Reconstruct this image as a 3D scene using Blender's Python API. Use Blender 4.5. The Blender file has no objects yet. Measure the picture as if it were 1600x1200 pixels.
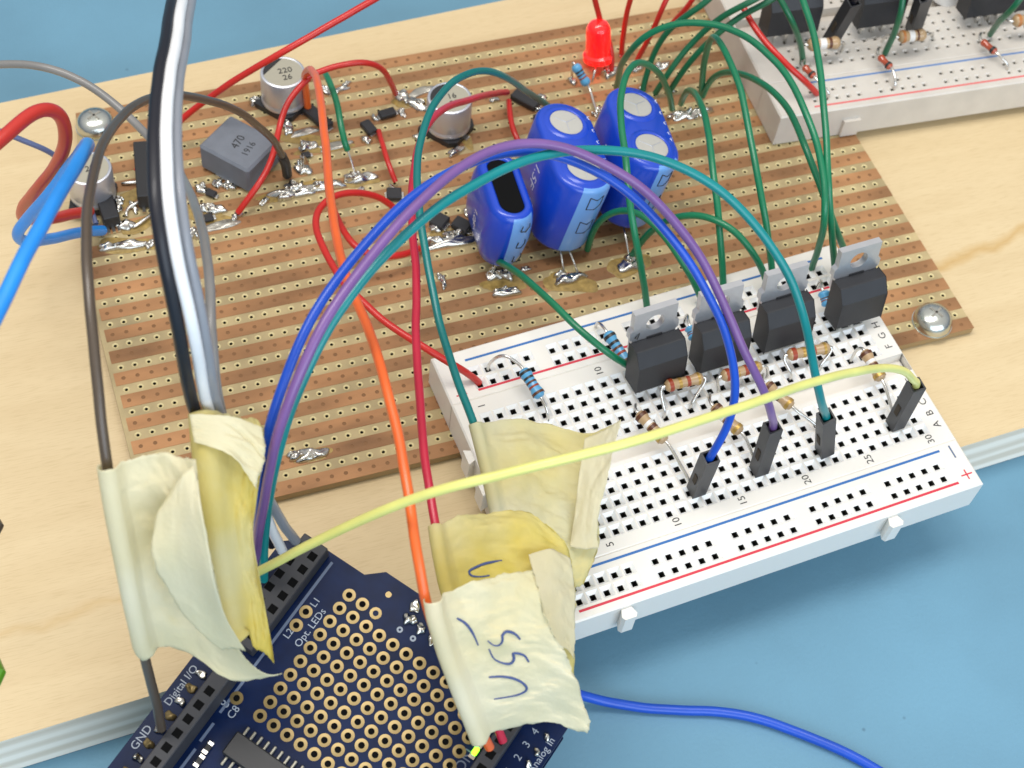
import bpy, math, random
from mathutils import Vector, Matrix
from mathutils.bvhtree import BVHTree
from mathutils import noise
random.seed(7)
PI = math.pi
D = bpy.data
SC = bpy.context.scene
COL = SC.collection
PT = 0.254                                   # hole pitch in cm, 1 unit = 1 cm

# ------------------------------------------------------------------ camera
CAM = Vector((-3.13705, -19.97256, 24.58766)); FPX = 2530.484
RC = Matrix(((0.94186, -0.32496, 0.08544), (-0.21974, -0.78809, -0.575), (0.25418, 0.5228, -0.81368)))
cd = D.cameras.new('camera'); cam = D.objects.new('camera', cd); COL.objects.link(cam); SC.camera = cam
cd.sensor_width = 36; cd.lens = FPX * 36 / 1600; cd.clip_start = 0.5; cd.clip_end = 2000
cam.matrix_world = Matrix.Translation(CAM) @ (RC.transposed() @ Matrix.Diagonal((1, -1, -1))).to_4x4()
cd.dof.use_dof = True; cd.dof.focus_distance = 26.8; cd.dof.aperture_fstop = 0.42

# ------------------------------------------------------------------ light
w = D.worlds.new('World'); SC.world = w; w.use_nodes = True
wn = w.node_tree.nodes; wl = w.node_tree.links
bg = wn['Background']; bg.inputs[1].default_value = 0.55
tc = wn.new('ShaderNodeTexCoord'); sp = wn.new('ShaderNodeSeparateXYZ'); cr = wn.new('ShaderNodeValToRGB')
wl.new(tc.outputs['Generated'], sp.inputs[0]); wl.new(sp.outputs[2], cr.inputs[0]); wl.new(cr.outputs[0], bg.inputs[0])
cr.color_ramp.elements[0].position = 0.0; cr.color_ramp.elements[0].color = (0.10, 0.12, 0.15, 1)
cr.color_ramp.elements[1].position = 0.75; cr.color_ramp.elements[1].color = (1.0, 0.98, 0.94, 1)
e = cr.color_ramp.elements.new(0.25); e.color = (0.45, 0.5, 0.58, 1)
def area(name, loc, target, sx, sy, power, col):
    l = D.lights.new(name, 'AREA'); l.shape = 'RECTANGLE'; l.size = sx; l.size_y = sy; l.energy = power; l.color = col
    o = D.objects.new(name, l); COL.objects.link(o); o.location = loc
    o.rotation_euler = (Vector(target) - Vector(loc)).to_track_quat('-Z', 'Y').to_euler()
area('ceiling_lamp', (-24, 4, 88), (0, 0, 0), 24, 48, 27000, (1.0, 0.97, 0.92))
area('ceiling_lamp', (14, 2, 88), (0, 0, 0), 20, 44, 16000, (1.0, 0.97, 0.93))
area('window_light', (10, -85, 40), (2, 0, 0), 110, 50, 48000, (0.74, 0.87, 1.0))
SC.view_settings.view_transform = 'Standard'; SC.view_settings.look = 'None'
SC.view_settings.gamma = 1; SC.view_settings.use_curve_mapping = False
SC.view_settings.exposure = 0.45

# ------------------------------------------------------------------ frames
def frame(rows, t): return Matrix([list(r) + [tt] for r, tt in zip(rows, t)] + [[0, 0, 0, 1]])
BBF = frame(((0.99831, -0.05737, -0.00978), (0.05685, 0.9973, -0.04652), (0.01242, 0.04589, 0.99887)), (3.48129, -8.17662, 0.86087))
SHF = frame(((0.77796, -0.62046, -0.09906), (0.59476, 0.77804, -0.20228), (0.20258, 0.09845, 0.9743)), (-1.59631, -9.84992, 1.36381))
def ray(px, py):
    d = RC.transposed() @ Vector(((px - 800) / FPX, (py - 600) / FPX, 1)); return d.normalized()
def at(px, py, z):
    d = ray(px, py); return CAM + d * ((z - CAM.z) / d.z)
def onf(F, px, py, h=0.0):                   # point of plane h above a frame
    n = F.col[2].to_3d(); t = F.translation + n * h; d = ray(px, py)
    return CAM + d * ((t - CAM).dot(n) / d.dot(n))
def loc(F, px, py, h=0.0): return F.inverted() @ onf(F, px, py, h)
def bb(x, y, h=0.0): return BBF @ Vector((x * PT, y * PT, h))
def sh(x, y, h=0.0): return SHF @ Vector((x * PT, y * PT, h))

# ------------------------------------------------------------------ materials
def mat(name, col, rough=0.5, metal=0.0, var=0.0, vscale=3.0, bump=0.0, bscale=40.0, coat=0.0, trans=0.0, emit=None, spec=None, sss=0.0, stretch=None):
    m = D.materials.new(name); m.use_nodes = True; nt = m.node_tree; b = nt.nodes['Principled BSDF']
    b.inputs['Base Color'].default_value = (*col, 1); b.inputs['Roughness'].default_value = rough; b.inputs['Metallic'].default_value = metal
    if coat: b.inputs['Coat Weight'].default_value = coat; b.inputs['Coat Roughness'].default_value = 0.15
    if trans: b.inputs['Transmission Weight'].default_value = trans
    if spec is not None: b.inputs['Specular IOR Level'].default_value = spec
    if sss: b.inputs['Subsurface Weight'].default_value = sss; b.inputs['Subsurface Radius'].default_value = (0.15, 0.1, 0.06)
    if emit: b.inputs['Emission Color'].default_value = (*emit[0], 1); b.inputs['Emission Strength'].default_value = emit[1]
    t = nt.nodes.new('ShaderNodeTexCoord'); src = t.outputs['Object']
    if stretch:
        mp = nt.nodes.new('ShaderNodeMapping'); mp.inputs['Scale'].default_value = stretch; nt.links.new(src, mp.inputs[0]); src = mp.outputs[0]
    if var:
        n = nt.nodes.new('ShaderNodeTexNoise'); n.inputs['Scale'].default_value = vscale; n.inputs['Detail'].default_value = 5
        nt.links.new(src, n.inputs['Vector'])
        mx = nt.nodes.new('ShaderNodeMix'); mx.data_type = 'RGBA'
        mx.inputs[6].default_value = (*[c * (1 - var) for c in col], 1); mx.inputs[7].default_value = (*[min(1, c * (1 + var)) for c in col], 1)
        r = nt.nodes.new('ShaderNodeValToRGB'); r.color_ramp.elements[0].position = 0.3; r.color_ramp.elements[1].position = 0.7
        nt.links.new(n.outputs[0], r.inputs[0]); nt.links.new(r.outputs[0], mx.inputs[0]); nt.links.new(mx.outputs[2], b.inputs['Base Color'])
    if bump:
        n2 = nt.nodes.new('ShaderNodeTexNoise'); n2.inputs['Scale'].default_value = bscale; n2.inputs['Detail'].default_value = 4
        nt.links.new(src, n2.inputs['Vector'])
        bp = nt.nodes.new('ShaderNodeBump'); bp.inputs['Strength'].default_value = bump; bp.inputs['Distance'].default_value = 0.02
        nt.links.new(n2.outputs[0], bp.inputs['Height']); nt.links.new(bp.outputs[0], b.inputs['Normal'])
    return m
def nodes_of(m): return m.node_tree.nodes, m.node_tree.links, m.node_tree.nodes['Principled BSDF']

M_table = mat('table_blue', (0.125, 0.275, 0.385), 0.66, var=0.12, vscale=0.22, bump=0.3, bscale=14)
nn, ll, bs = nodes_of(M_table)                # a few dark specks of dirt on the mat
vo = nn.new('ShaderNodeTexVoronoi'); vo.inputs['Scale'].default_value = 1.3
tcn = nn.new('ShaderNodeTexCoord'); ll.new(tcn.outputs['Object'], vo.inputs['Vector'])
rr = nn.new('ShaderNodeValToRGB'); rr.color_ramp.elements[0].position = 0.015; rr.color_ramp.elements[0].color = (0.6, 0.6, 0.6, 1); rr.color_ramp.elements[1].position = 0.06
ll.new(vo.outputs['Distance'], rr.inputs[0])
old = bs.inputs['Base Color'].links[0].from_socket
mm = nn.new('ShaderNodeMix'); mm.data_type = 'RGBA'; mm.blend_type = 'MULTIPLY'; mm.inputs[0].default_value = 1
ll.new(old, mm.inputs[6]); ll.new(rr.outputs[0], mm.inputs[7]); ll.new(mm.outputs[2], bs.inputs['Base Color'])

def wood_mat():
    m = D.materials.new('birch_plywood'); m.use_nodes = True; n, l, b = nodes_of(m); b.inputs['Roughness'].default_value = 0.55
    t = n.new('ShaderNodeTexCoord'); mp = n.new('ShaderNodeMapping'); mp.inputs['Scale'].default_value = (0.22, 1.8, 1.8); mp.inputs['Rotation'].default_value = (0, 0, math.radians(-8))
    l.new(t.outputs['Object'], mp.inputs[0])
    a = n.new('ShaderNodeTexNoise'); a.inputs['Scale'].default_value = 1.2; a.inputs['Detail'].default_value = 8; a.inputs['Distortion'].default_value = 0.6; l.new(mp.outputs[0], a.inputs['Vector'])
    r = n.new('ShaderNodeValToRGB'); r.color_ramp.elements[0].position = 0.3; r.color_ramp.elements[0].color = (0.62, 0.475, 0.27, 1)
    r.color_ramp.elements[1].position = 0.7; r.color_ramp.elements[1].color = (0.67, 0.525, 0.31, 1); l.new(a.outputs[0], r.inputs[0])
    # darker mineral streak crossing the right hand side and the left
    s = n.new('ShaderNodeSeparateXYZ'); l.new(t.outputs['Object'], s.inputs[0])
    def mth(op, x, y=None):
        k = n.new('ShaderNodeMath'); k.operation = op
        for i, v in enumerate((x, y)):
            if v is None: continue
            if isinstance(v, (int, float)): k.inputs[i].default_value = v
            else: l.new(v, k.inputs[i])
        return k.outputs[0]
    nz = n.new('ShaderNodeTexNoise'); nz.inputs['Scale'].default_value = 0.9; nz.inputs['Detail'].default_value = 3; l.new(t.outputs['Object'], nz.inputs['Vector'])
    def streak(x0, y0, slope, width):
        d = mth('SUBTRACT', s.outputs[1], mth('ADD', mth('MULTIPLY', mth('SUBTRACT', s.outputs[0], x0), slope), y0))
        d = mth('ADD', d, mth('MULTIPLY', mth('SUBTRACT', nz.outputs[0], 0.5), 0.8))
        k = mth('SUBTRACT', 1.0, mth('DIVIDE', mth('ABSOLUTE', d), width)); k.node.use_clamp = True
        return k
    k1 = mth('MULTIPLY', streak(15.0, -1.55, 0.12, 0.2), mth('GREATER_THAN', s.outputs[0], 13.0))
    k2 = mth('MULTIPLY', streak(-4.2, -4.65, 0.10, 0.15), mth('LESS_THAN', s.outputs[0], -2.6))
    k = mth('MULTIPLY', mth('ADD', k1, mth('MULTIPLY', k2, 0.5)), 0.6)
    mx = n.new('ShaderNodeMix'); mx.data_type = 'RGBA'; l.new(k, mx.inputs[0]); l.new(r.outputs[0], mx.inputs[6]); mx.inputs[7].default_value = (0.50, 0.29, 0.07, 1)
    l.new(mx.outputs[2], b.inputs['Base Color'])
    pm = n.new('ShaderNodeMapping'); pm.inputs['Scale'].default_value = (1.2, 16, 16); l.new(t.outputs['Object'], pm.inputs[0])
    pn = n.new('ShaderNodeTexNoise'); pn.inputs['Scale'].default_value = 2.5; pn.inputs['Detail'].default_value = 4; l.new(pm.outputs[0], pn.inputs['Vector'])
    pr = n.new('ShaderNodeValToRGB'); pr.color_ramp.elements[0].position = 0.30; pr.color_ramp.elements[0].color = (0.90, 0.88, 0.84, 1); pr.color_ramp.elements[1].position = 0.5; l.new(pn.outputs[0], pr.inputs[0])
    m2 = n.new('ShaderNodeMix'); m2.data_type = 'RGBA'; m2.blend_type = 'MULTIPLY'; m2.inputs[0].default_value = 1; l.new(mx.outputs[2], m2.inputs[6]); l.new(pr.outputs[0], m2.inputs[7]); l.new(m2.outputs[2], b.inputs['Base Color'])
    bp = n.new('ShaderNodeBump'); bp.inputs['Strength'].default_value = 0.12; bp.inputs['Distance'].default_value = 0.03; l.new(a.outputs[0], bp.inputs['Height']); l.new(bp.outputs[0], b.inputs['Normal'])
    return m
def ply_mat():
    m = D.materials.new('plywood_edge'); m.use_nodes = True; n, l, b = nodes_of(m); b.inputs['Roughness'].default_value = 0.8
    t = n.new('ShaderNodeTexCoord'); mp = n.new('ShaderNodeMapping'); mp.inputs['Scale'].default_value = (0.25, 0.25, 4.6); l.new(t.outputs['Object'], mp.inputs[0])
    a = n.new('ShaderNodeTexNoise'); a.inputs['Scale'].default_value = 1.0; a.inputs['Detail'].default_value = 6; l.new(mp.outputs[0], a.inputs['Vector'])
    s = n.new('ShaderNodeSeparateXYZ'); l.new(mp.outputs[0], s.inputs[0])
    wv = n.new('ShaderNodeMath'); wv.operation = 'SINE'; k = n.new('ShaderNodeMath'); k.operation = 'MULTIPLY'; k.inputs[1].default_value = 3.4
    l.new(s.outputs[2], k.inputs[0]); l.new(k.outputs[0], wv.inputs[0])
    ad = n.new('ShaderNodeMath'); ad.operation = 'MULTIPLY_ADD'; ad.inputs[1].default_value = 0.25; l.new(wv.outputs[0], ad.inputs[0]); l.new(a.outputs[0], ad.inputs[2])
    r = n.new('ShaderNodeValToRGB'); r.color_ramp.elements[0].position = 0.25; r.color_ramp.elements[0].color = (0.68, 0.60, 0.48, 1)
    r.color_ramp.elements[1].position = 0.75; r.color_ramp.elements[1].color = (0.90, 0.84, 0.73, 1); l.new(ad.outputs[0], r.inputs[0]); l.new(r.outputs[0], b.inputs['Base Color'])
    return m
M_wood = wood_mat(); M_ply = ply_mat()
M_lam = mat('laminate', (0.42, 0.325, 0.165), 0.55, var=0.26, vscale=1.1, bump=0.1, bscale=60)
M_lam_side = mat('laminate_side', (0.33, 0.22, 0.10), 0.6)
M_ring = mat('hole_rim', (0.60, 0.50, 0.25), 0.5)
M_cu = mat('bare_copper', (0.37, 0.185, 0.08), 0.42, metal=0.3, var=0.45, vscale=0.7, bump=0.15, bscale=30, stretch=(0.5, 1.4, 1))
M_dark = mat('dark_void', (0.045, 0.032, 0.018), 0.9)  # dark colour stands for the shade down inside the drilled stripboard holes
M_pin = mat('dull_pin', (0.26, 0.25, 0.21), 0.4, metal=0.8)
M_void = mat('socket_void', (0.006, 0.006, 0.006), 0.9, spec=0.05)
M_dent = mat('strip_hole', (0.22, 0.105, 0.04), 0.7)
M_bbw = mat('breadboard_plastic', (0.77, 0.735, 0.675), 0.38, bump=0.04, bscale=60, sss=0.05)
M_bbf = mat('breadboard_funnel_gleam', (0.88, 0.88, 0.87), 0.4, sss=0.05)  # whiter than the flat plastic: the gleam on funnel walls is in the colour
M_bbh = mat('breadboard_hole', (0.025, 0.025, 0.022), 0.7)
M_bbo = mat('old_breadboard_plastic', (0.60, 0.555, 0.495), 0.4, var=0.06, vscale=2, sss=0.05)
M_bboh = mat('old_breadboard_hole', (0.34, 0.32, 0.27), 0.7)
M_ink = mat('black_ink', (0.03, 0.03, 0.03), 0.6)
M_rail_r = mat('rail_red', (0.62, 0.03, 0.06), 0.5); M_rail_b = mat('rail_blue', (0.02, 0.14, 0.42), 0.5)
M_rail_r2 = mat('old_rail_red', (0.70, 0.15, 0.15), 0.5); M_rail_b2 = mat('old_rail_blue', (0.10, 0.22, 0.48), 0.5)
M_sol = mat('solder', (0.60, 0.58, 0.53), 0.2, metal=1.0, bump=0.2, bscale=7)
M_tin = mat('tinned_strip', (0.44, 0.42, 0.37), 0.35, metal=0.8, var=0.2, vscale=6, bump=0.5, bscale=12)
M_flux = mat('flux_residue', (0.33, 0.225, 0.07), 0.25, var=0.3, vscale=8, bump=0.3, bscale=20)
M_lead = mat('bare_lead', (0.72, 0.70, 0.66), 0.25, metal=1.0)
M_blk = mat('black_plastic', (0.018, 0.018, 0.02), 0.45, bump=0.1, bscale=80)
M_blk2 = mat('dark_grey_epoxy', (0.020, 0.020, 0.023), 0.5, var=0.1, bump=0.15, bscale=60)
M_head = mat('header_plastic', (0.042, 0.042, 0.047), 0.5, spec=0.3)
M_hous = mat('pin_housing_plastic', (0.028, 0.028, 0.031), 0.42, bump=0.05, bscale=50)
M_screw = mat('zinc_screw', (0.60, 0.62, 0.58), 0.24, metal=1.0, bump=0.25, bscale=9)
M_alu = mat('can_aluminium', (0.62, 0.64, 0.70), 0.42, metal=0.75, bump=0.05, bscale=30)
M_alu2 = mat('can_top', (0.66, 0.62, 0.50), 0.28, metal=0.9, bump=0.15, bscale=12)
M_tab = mat('tinned_tab', (0.62, 0.62, 0.64), 0.42, metal=0.85, var=0.06, bump=0.1, bscale=25)
M_sleeve = mat('blue_sleeve', (0.006, 0.055, 0.50), 0.28, bump=0.05, bscale=12, coat=0.4)
M_stripe = mat('pale_blue_stripe', (0.15, 0.35, 0.74), 0.32, coat=0.3)
M_disk = mat('capacitor_disc', (0.58, 0.56, 0.51), 0.42, metal=0.35, bump=0.15, bscale=10)
M_white = mat('white_print', (0.34, 0.39, 0.47), 0.5)
M_capw = mat('sleeve_print', (0.80, 0.82, 0.86), 0.4)
M_greyp = mat('grey_print', (0.12, 0.16, 0.25), 0.5)
M_ferr = mat('inductor_grey', (0.15, 0.165, 0.195), 0.55, var=0.08, bump=0.1, bscale=40)
M_pcb = mat('blue_solder_mask', (0.001, 0.010, 0.050), 0.36, var=0.30, vscale=2.2, spec=0.12)
M_pcbs = mat('pcb_side', (0.05, 0.06, 0.07), 0.6)
M_gold = mat('gold_pad', (0.25, 0.185, 0.08), 0.34, metal=0.6)
M_led = mat('red_led', (0.90, 0.012, 0.012), 0.12, coat=0.6, trans=0.25, emit=((1, 0.01, 0.01), 0.6))
M_gled = mat('green_led_glow', (0.1, 0.9, 0.05), 0.3, emit=((0.25, 1.0, 0.02), 3.0))
M_rbl = mat('resistor_blue', (0.10, 0.36, 0.62), 0.35, coat=0.3); M_rtan = mat('resistor_tan', (0.44, 0.29, 0.15), 0.35, coat=0.4)
M_brown = mat('band_brown', (0.10, 0.03, 0.01), 0.4); M_bred = mat('band_red', (0.30, 0.04, 0.012), 0.4); M_bor = mat('band_orange', (0.42, 0.16, 0.04), 0.4)
M_bwh = mat('band_white', (0.75, 0.72, 0.68), 0.4); M_bgold = mat('band_gold', (0.45, 0.28, 0.07), 0.35, metal=0.5); M_bblk = mat('band_black', (0.02, 0.02, 0.02), 0.4)
M_glass = mat('diode_glass', (0.40, 0.07, 0.03), 0.15, coat=0.5)
M_pen = mat('blue_pen', (0.05, 0.08, 0.22), 0.6)

def ins(name, col, rough=0.36, var=0.10): return mat(name, col, rough, var=var, vscale=1.1, bump=0.05, bscale=14, coat=0.15)
W_green = ins('wire_green', (0.003, 0.165, 0.07)); W_green2 = ins('wire_dark_green', (0.004, 0.11, 0.045)); W_teal = ins('wire_teal', (0.0, 0.215, 0.22)); W_teal2 = ins('wire_dark_teal', (0.0, 0.15, 0.14))
W_red = ins('wire_red', (0.54, 0.018, 0.012)); W_crim = ins('wire_crimson', (0.50, 0.012, 0.04)); W_oran = ins('wire_orange', (0.80, 0.13, 0.02))
W_yel = ins('wire_yellow', (0.76, 0.74, 0.22)); W_blue = ins('wire_blue', (0.006, 0.07, 0.50)); W_pur = ins('wire_purple', (0.18, 0.085, 0.27))
W_brn = ins('wire_brown', (0.085, 0.06, 0.04)); W_blk = ins('wire_black', (0.006, 0.006, 0.012), 0.5); W_wht = ins('wire_white', (0.86, 0.86, 0.87)); W_gry = ins('wire_grey', (0.27, 0.28, 0.31)); W_gry2 = ins('wire_warm_grey', (0.22, 0.21, 0.20))
W_lav = ins('wire_lavender', (0.24, 0.24, 0.36)); W_lblue = ins('wire_light_blue', (0.02, 0.26, 0.76)); W_slate = ins('wire_slate', (0.10, 0.13, 0.26)); W_rthick = ins('wire_red_thick', (0.52, 0.03, 0.02))

def tape_mat(name, c1, c2, scale):
    m = D.materials.new(name); m.use_nodes = True; n, l, b = nodes_of(m); out = n['Material Output']
    t = n.new('ShaderNodeTexCoord'); a = n.new('ShaderNodeTexNoise'); a.inputs['Scale'].default_value = scale; a.inputs['Detail'].default_value = 4; l.new(t.outputs['Object'], a.inputs['Vector'])
    r = n.new('ShaderNodeValToRGB'); r.color_ramp.elements[0].position = 0.35; r.color_ramp.elements[0].color = (*c1, 1); r.color_ramp.elements[1].position = 0.68; r.color_ramp.elements[1].color = (*c2, 1)
    l.new(a.outputs[0], r.inputs[0]); l.new(r.outputs[0], b.inputs['Base Color']); b.inputs['Roughness'].default_value = 0.55
    f = n.new('ShaderNodeTexNoise'); f.inputs['Scale'].default_value = 16; f.inputs['Detail'].default_value = 6; l.new(t.outputs['Object'], f.inputs['Vector'])
    bp = n.new('ShaderNodeBump'); bp.inputs['Strength'].default_value = 0.35; bp.inputs['Distance'].default_value = 0.03; l.new(f.outputs[0], bp.inputs['Height']); l.new(bp.outputs[0], b.inputs['Normal'])
    tr = n.new('ShaderNodeBsdfTranslucent'); l.new(r.outputs[0], tr.inputs[0]); mx = n.new('ShaderNodeMixShader'); mx.inputs[0].default_value = 0.48
    l.new(b.outputs[0], mx.inputs[1]); l.new(tr.outputs[0], mx.inputs[2]); l.new(mx.outputs[0], out.inputs[0])
    return m
M_tape = tape_mat('masking_tape', (0.88, 0.82, 0.56), (0.93, 0.90, 0.74), 0.45)
M_tape_g = tape_mat('masking_tape_back', (0.80, 0.74, 0.50), (0.84, 0.80, 0.64), 0.6)
M_tape_y = tape_mat('masking_tape_yellow', (0.83, 0.70, 0.16), (0.84, 0.79, 0.50), 0.55)
M_tape_m = tape_mat('masking_tape_mixed', (0.82, 0.74, 0.36), (0.80, 0.78, 0.62), 0.5)

# ------------------------------------------------------------------ mesh builder
class MB:
    def __init__(s): s.v = []; s.f = []; s.m = []; s.mats = []
    def mi(s, m):
        if m not in s.mats: s.mats.append(m)
        return s.mats.index(m)
    def add(s, vs, fs, m, M=None):
        k = len(s.v); i = s.mi(m)
        s.v += [(M @ Vector(v)) if M else Vector(v) for v in vs]
        for f in fs: s.f.append([k + a for a in f]); s.m.append(i)
        return s
    def box(s, x0, x1, y0, y1, z0, z1, m, M=None, b=0.0):
        if b <= 0:
            vs = [(x, y, z) for z in (z0, z1) for y in (y0, y1) for x in (x0, x1)]
            return s.add(vs, [(0, 2, 3, 1), (4, 5, 7, 6), (0, 1, 5, 4), (2, 6, 7, 3), (0, 4, 6, 2), (1, 3, 7, 5)], m, M)
        # chamfered box
        vs = []; idx = {}
        for sx in (0, 1):
            for sy in (0, 1):
                for sz in (0, 1):
                    c = ((x0, x1)[sx], (y0, y1)[sy], (z0, z1)[sz]); o = ((b, -b)[sx], (b, -b)[sy], (b, -b)[sz])
                    for ax in range(3):
                        p = [c[i] + (0 if i == ax else o[i]) for i in range(3)]; idx[(sx, sy, sz, ax)] = len(vs); vs.append(p)
        fs = []
        for ax in range(3):
            a, c = [(1, 2), (0, 2), (0, 1)][ax]
            for sd in (0, 1):
                q = []
                for u, v2 in ((0, 0), (1, 0), (1, 1), (0, 1)):
                    k = [0, 0, 0]; k[ax] = sd; k[a] = u; k[c] = v2; q.append(idx[(*k, ax)])
                flip = (sd == 0) ^ (ax == 1); fs.append(q[::-1] if flip else q)
            for u in (0, 1):
                for v2 in (0, 1):                      # edge running along ax
                    k0 = [0, 0, 0]; k1 = [0, 0, 0]; k0[ax] = 0; k1[ax] = 1
                    for k in (k0, k1): k[a] = u; k[c] = v2
                    fs.append([idx[(*k0, a)], idx[(*k0, c)], idx[(*k1, c)], idx[(*k1, a)]])
        for sx in (0, 1):
            for sy in (0, 1):
                for sz in (0, 1): fs.append([idx[(sx, sy, sz, i)] for i in range(3)])
        return s.add(vs, fs, m, M)
    def lathe(s, prof, m, M=None, n=32, cap=True, mats=None):
        vs = []; k = len(prof)
        for i in range(n):
            a = 2 * PI * i / n
            for (r, z) in prof: vs.append((r * math.cos(a), r * math.sin(a), z))
        for j in range(k - 1):
            fs = [(i * k + j, ((i + 1) % n) * k + j, ((i + 1) % n) * k + j + 1, i * k + j + 1) for i in range(n)]
            if j == 0: base = len(s.v); s.v += [(M @ Vector(v)) if M else Vector(v) for v in vs]
            mm_ = s.mi(mats[j] if mats else m)
            for f in fs: s.f.append([base + a for a in f]); s.m.append(mm_)
        if cap:
            s.f.append([base + i * k + k - 1 for i in range(n)]); s.m.append(s.mi(mats[-1] if mats else m))
            s.f.append([base + i * k for i in reversed(range(n))]); s.m.append(s.mi(mats[0] if mats else m))
        return s
    def tube(s, pts, r, m, n=12, cap=True, taper=None):
        pts = [Vector(p) for p in pts]; N = len(pts); T = []
        for i in range(N):
            t = pts[min(i + 1, N - 1)] - pts[max(i - 1, 0)]; T.append(t.normalized() if t.length > 1e-9 else (T[-1] if T else Vector((0, 0, 1))))
        a = Vector((0, 0, 1)) if abs(T[0].z) < 0.9 else Vector((1, 0, 0)); u = T[0].cross(a).normalized(); base = len(s.v)
        for i in range(N):
            u = (u - T[i] * u.dot(T[i])).normalized(); v = T[i].cross(u); rr_ = r if taper is None else r * taper(i / (N - 1))
            for j in range(n):
                an = 2 * PI * j / n; s.v.append(pts[i] + u * (rr_ * math.cos(an)) + v * (rr_ * math.sin(an)))
        k = s.mi(m)
        for i in range(N - 1):
            for j in range(n):
                s.f.append([base + i * n + j, base + i * n + (j + 1) % n, base + (i + 1) * n + (j + 1) % n, base + (i + 1) * n + j]); s.m.append(k)
        if cap:
            s.f.append([base + j for j in reversed(range(n))]); s.m.append(k); s.f.append([base + (N - 1) * n + j for j in range(n)]); s.m.append(k)
        return s
    def prism(s, poly, z0, z1, m, M=None, side=None):
        n = len(poly); vs = [(x, y, z0) for x, y in poly] + [(x, y, z1) for x, y in poly]
        s.add(vs, [list(range(n, 2 * n))], m, M); k = len(s.v) - 2 * n; sm = s.mi(side or m)
        s.f.append([k + i for i in reversed(range(n))]); s.m.append(sm)
        for i in range(n): s.f.append([k + i, k + (i + 1) % n, k + n + (i + 1) % n, k + n + i]); s.m.append(sm)
        return s
INV = {}
def link(o): COL.objects.link(o); return o
def build(name, mb, parent=None, smooth=False, world=True, angle=None):
    me = D.meshes.new(name); v = mb.v
    if parent is not None and world: iv = INV[parent.name]; v = [iv @ x for x in v]
    me.from_pydata([tuple(x) for x in v], [], mb.f)
    for m in mb.mats: me.materials.append(m)
    me.polygons.foreach_set('material_index', mb.m)
    if smooth: me.polygons.foreach_set('use_smooth', [True] * len(me.polygons))
    me.update()
    if smooth and angle: me.set_sharp_from_angle(angle=math.radians(angle))
    o = link(D.objects.new(name, me))
    if parent is not None: o.parent = parent; INV[o.name] = INV[parent.name]
    else: INV[o.name] = Matrix.Identity(4)
    return o
def tag(o, label, cat, group=None, kind=None):
    if label: o['label'] = label
    if cat: o['category'] = cat
    if group: o['group'] = group
    if kind: o['kind'] = kind
    return o
def thing(name, label, cat, M=None, group=None):
    o = link(D.objects.new(name, None)); o.empty_display_size = 0.3
    M = M or Matrix.Identity(4)
    if not isinstance(M, Matrix): M = Matrix.Translation(Vector(M))
    o.matrix_world = M; INV[o.name] = M.inverted(); return tag(o, label, cat, group)
def dup(o, M):                                   # copy of a thing with its parts
    r = link(o.copy()); r.matrix_world = M; INV[r.name] = M.inverted()
    def rec(a, b):
        for ch in [c for c in D.objects if c.parent == a]:
            c = link(ch.copy()); c.parent = b; rec(ch, c)
    rec(o, r); return r

def text(mb, s, size, M, m, h=0.004):
    cu = D.curves.new('t', 'FONT'); cu.body = s; cu.size = size; cu.align_x = 'CENTER'; cu.align_y = 'CENTER'; cu.resolution_u = 3
    o = link(D.objects.new('t', cu)); dg = bpy.context.evaluated_depsgraph_get(); me = o.evaluated_get(dg).to_mesh()
    mb.add([(v.co.x, v.co.y, h) for v in me.vertices], [list(p.vertices) for p in me.polygons], m, M)
    o.evaluated_get(dg).to_mesh_clear(); D.objects.remove(o); D.curves.remove(cu)

def catmull(P, per=10):
    if len(P) < 3: 
        return [P[0].lerp(P[1], i / per) for i in range(per + 1)]
    Q = [P[0] * 2 - P[1]] + list(P) + [P[-1] * 2 - P[-2]]; out = []
    for i in range(1, len(Q) - 2):
        a, b, c, d = Q[i - 1:i + 3]
        ta = max(1e-6, (b - a).length ** 0.5); tb = max(1e-6, (c - b).length ** 0.5); tcc = max(1e-6, (d - c).length ** 0.5)
        m1 = ((b - a) / ta - (c - a) / (ta + tb) + (c - b) / tb) * tb; m2 = ((c - b) / tb - (d - b) / (tb + tcc) + (d - c) / tcc) * tb
        for k in range(per):
            t = k / per; out.append(b * (2 * t ** 3 - 3 * t * t + 1) + m1 * (t ** 3 - 2 * t * t + t) + c * (-2 * t ** 3 + 3 * t * t) + m2 * (t ** 3 - t * t))
    out.append(P[-1].copy()); return out
def resample(P, step):
    L = [0]
    for a, b in zip(P, P[1:]): L.append(L[-1] + (b - a).length)
    n = max(4, int(L[-1] / step)); out = []; j = 0
    for i in range(n + 1):
        s = L[-1] * i / n
        while j < len(L) - 2 and L[j + 1] < s: j += 1
        t = (s - L[j]) / max(1e-9, L[j + 1] - L[j]); out.append(P[j].lerp(P[j + 1], t))
    return out
def smoothp(P, k, it=1):
    for _ in range(it):
        Q = []
        for i in range(len(P)):
            r = min(k, i, len(P) - 1 - i); a = Vector((0, 0, 0)); wsum = 0
            for j in range(-r, r + 1): wt = r + 1 - abs(j); a += P[i + j] * wt; wsum += wt
            Q.append(a / wsum)
        P = Q
    return P
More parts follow.
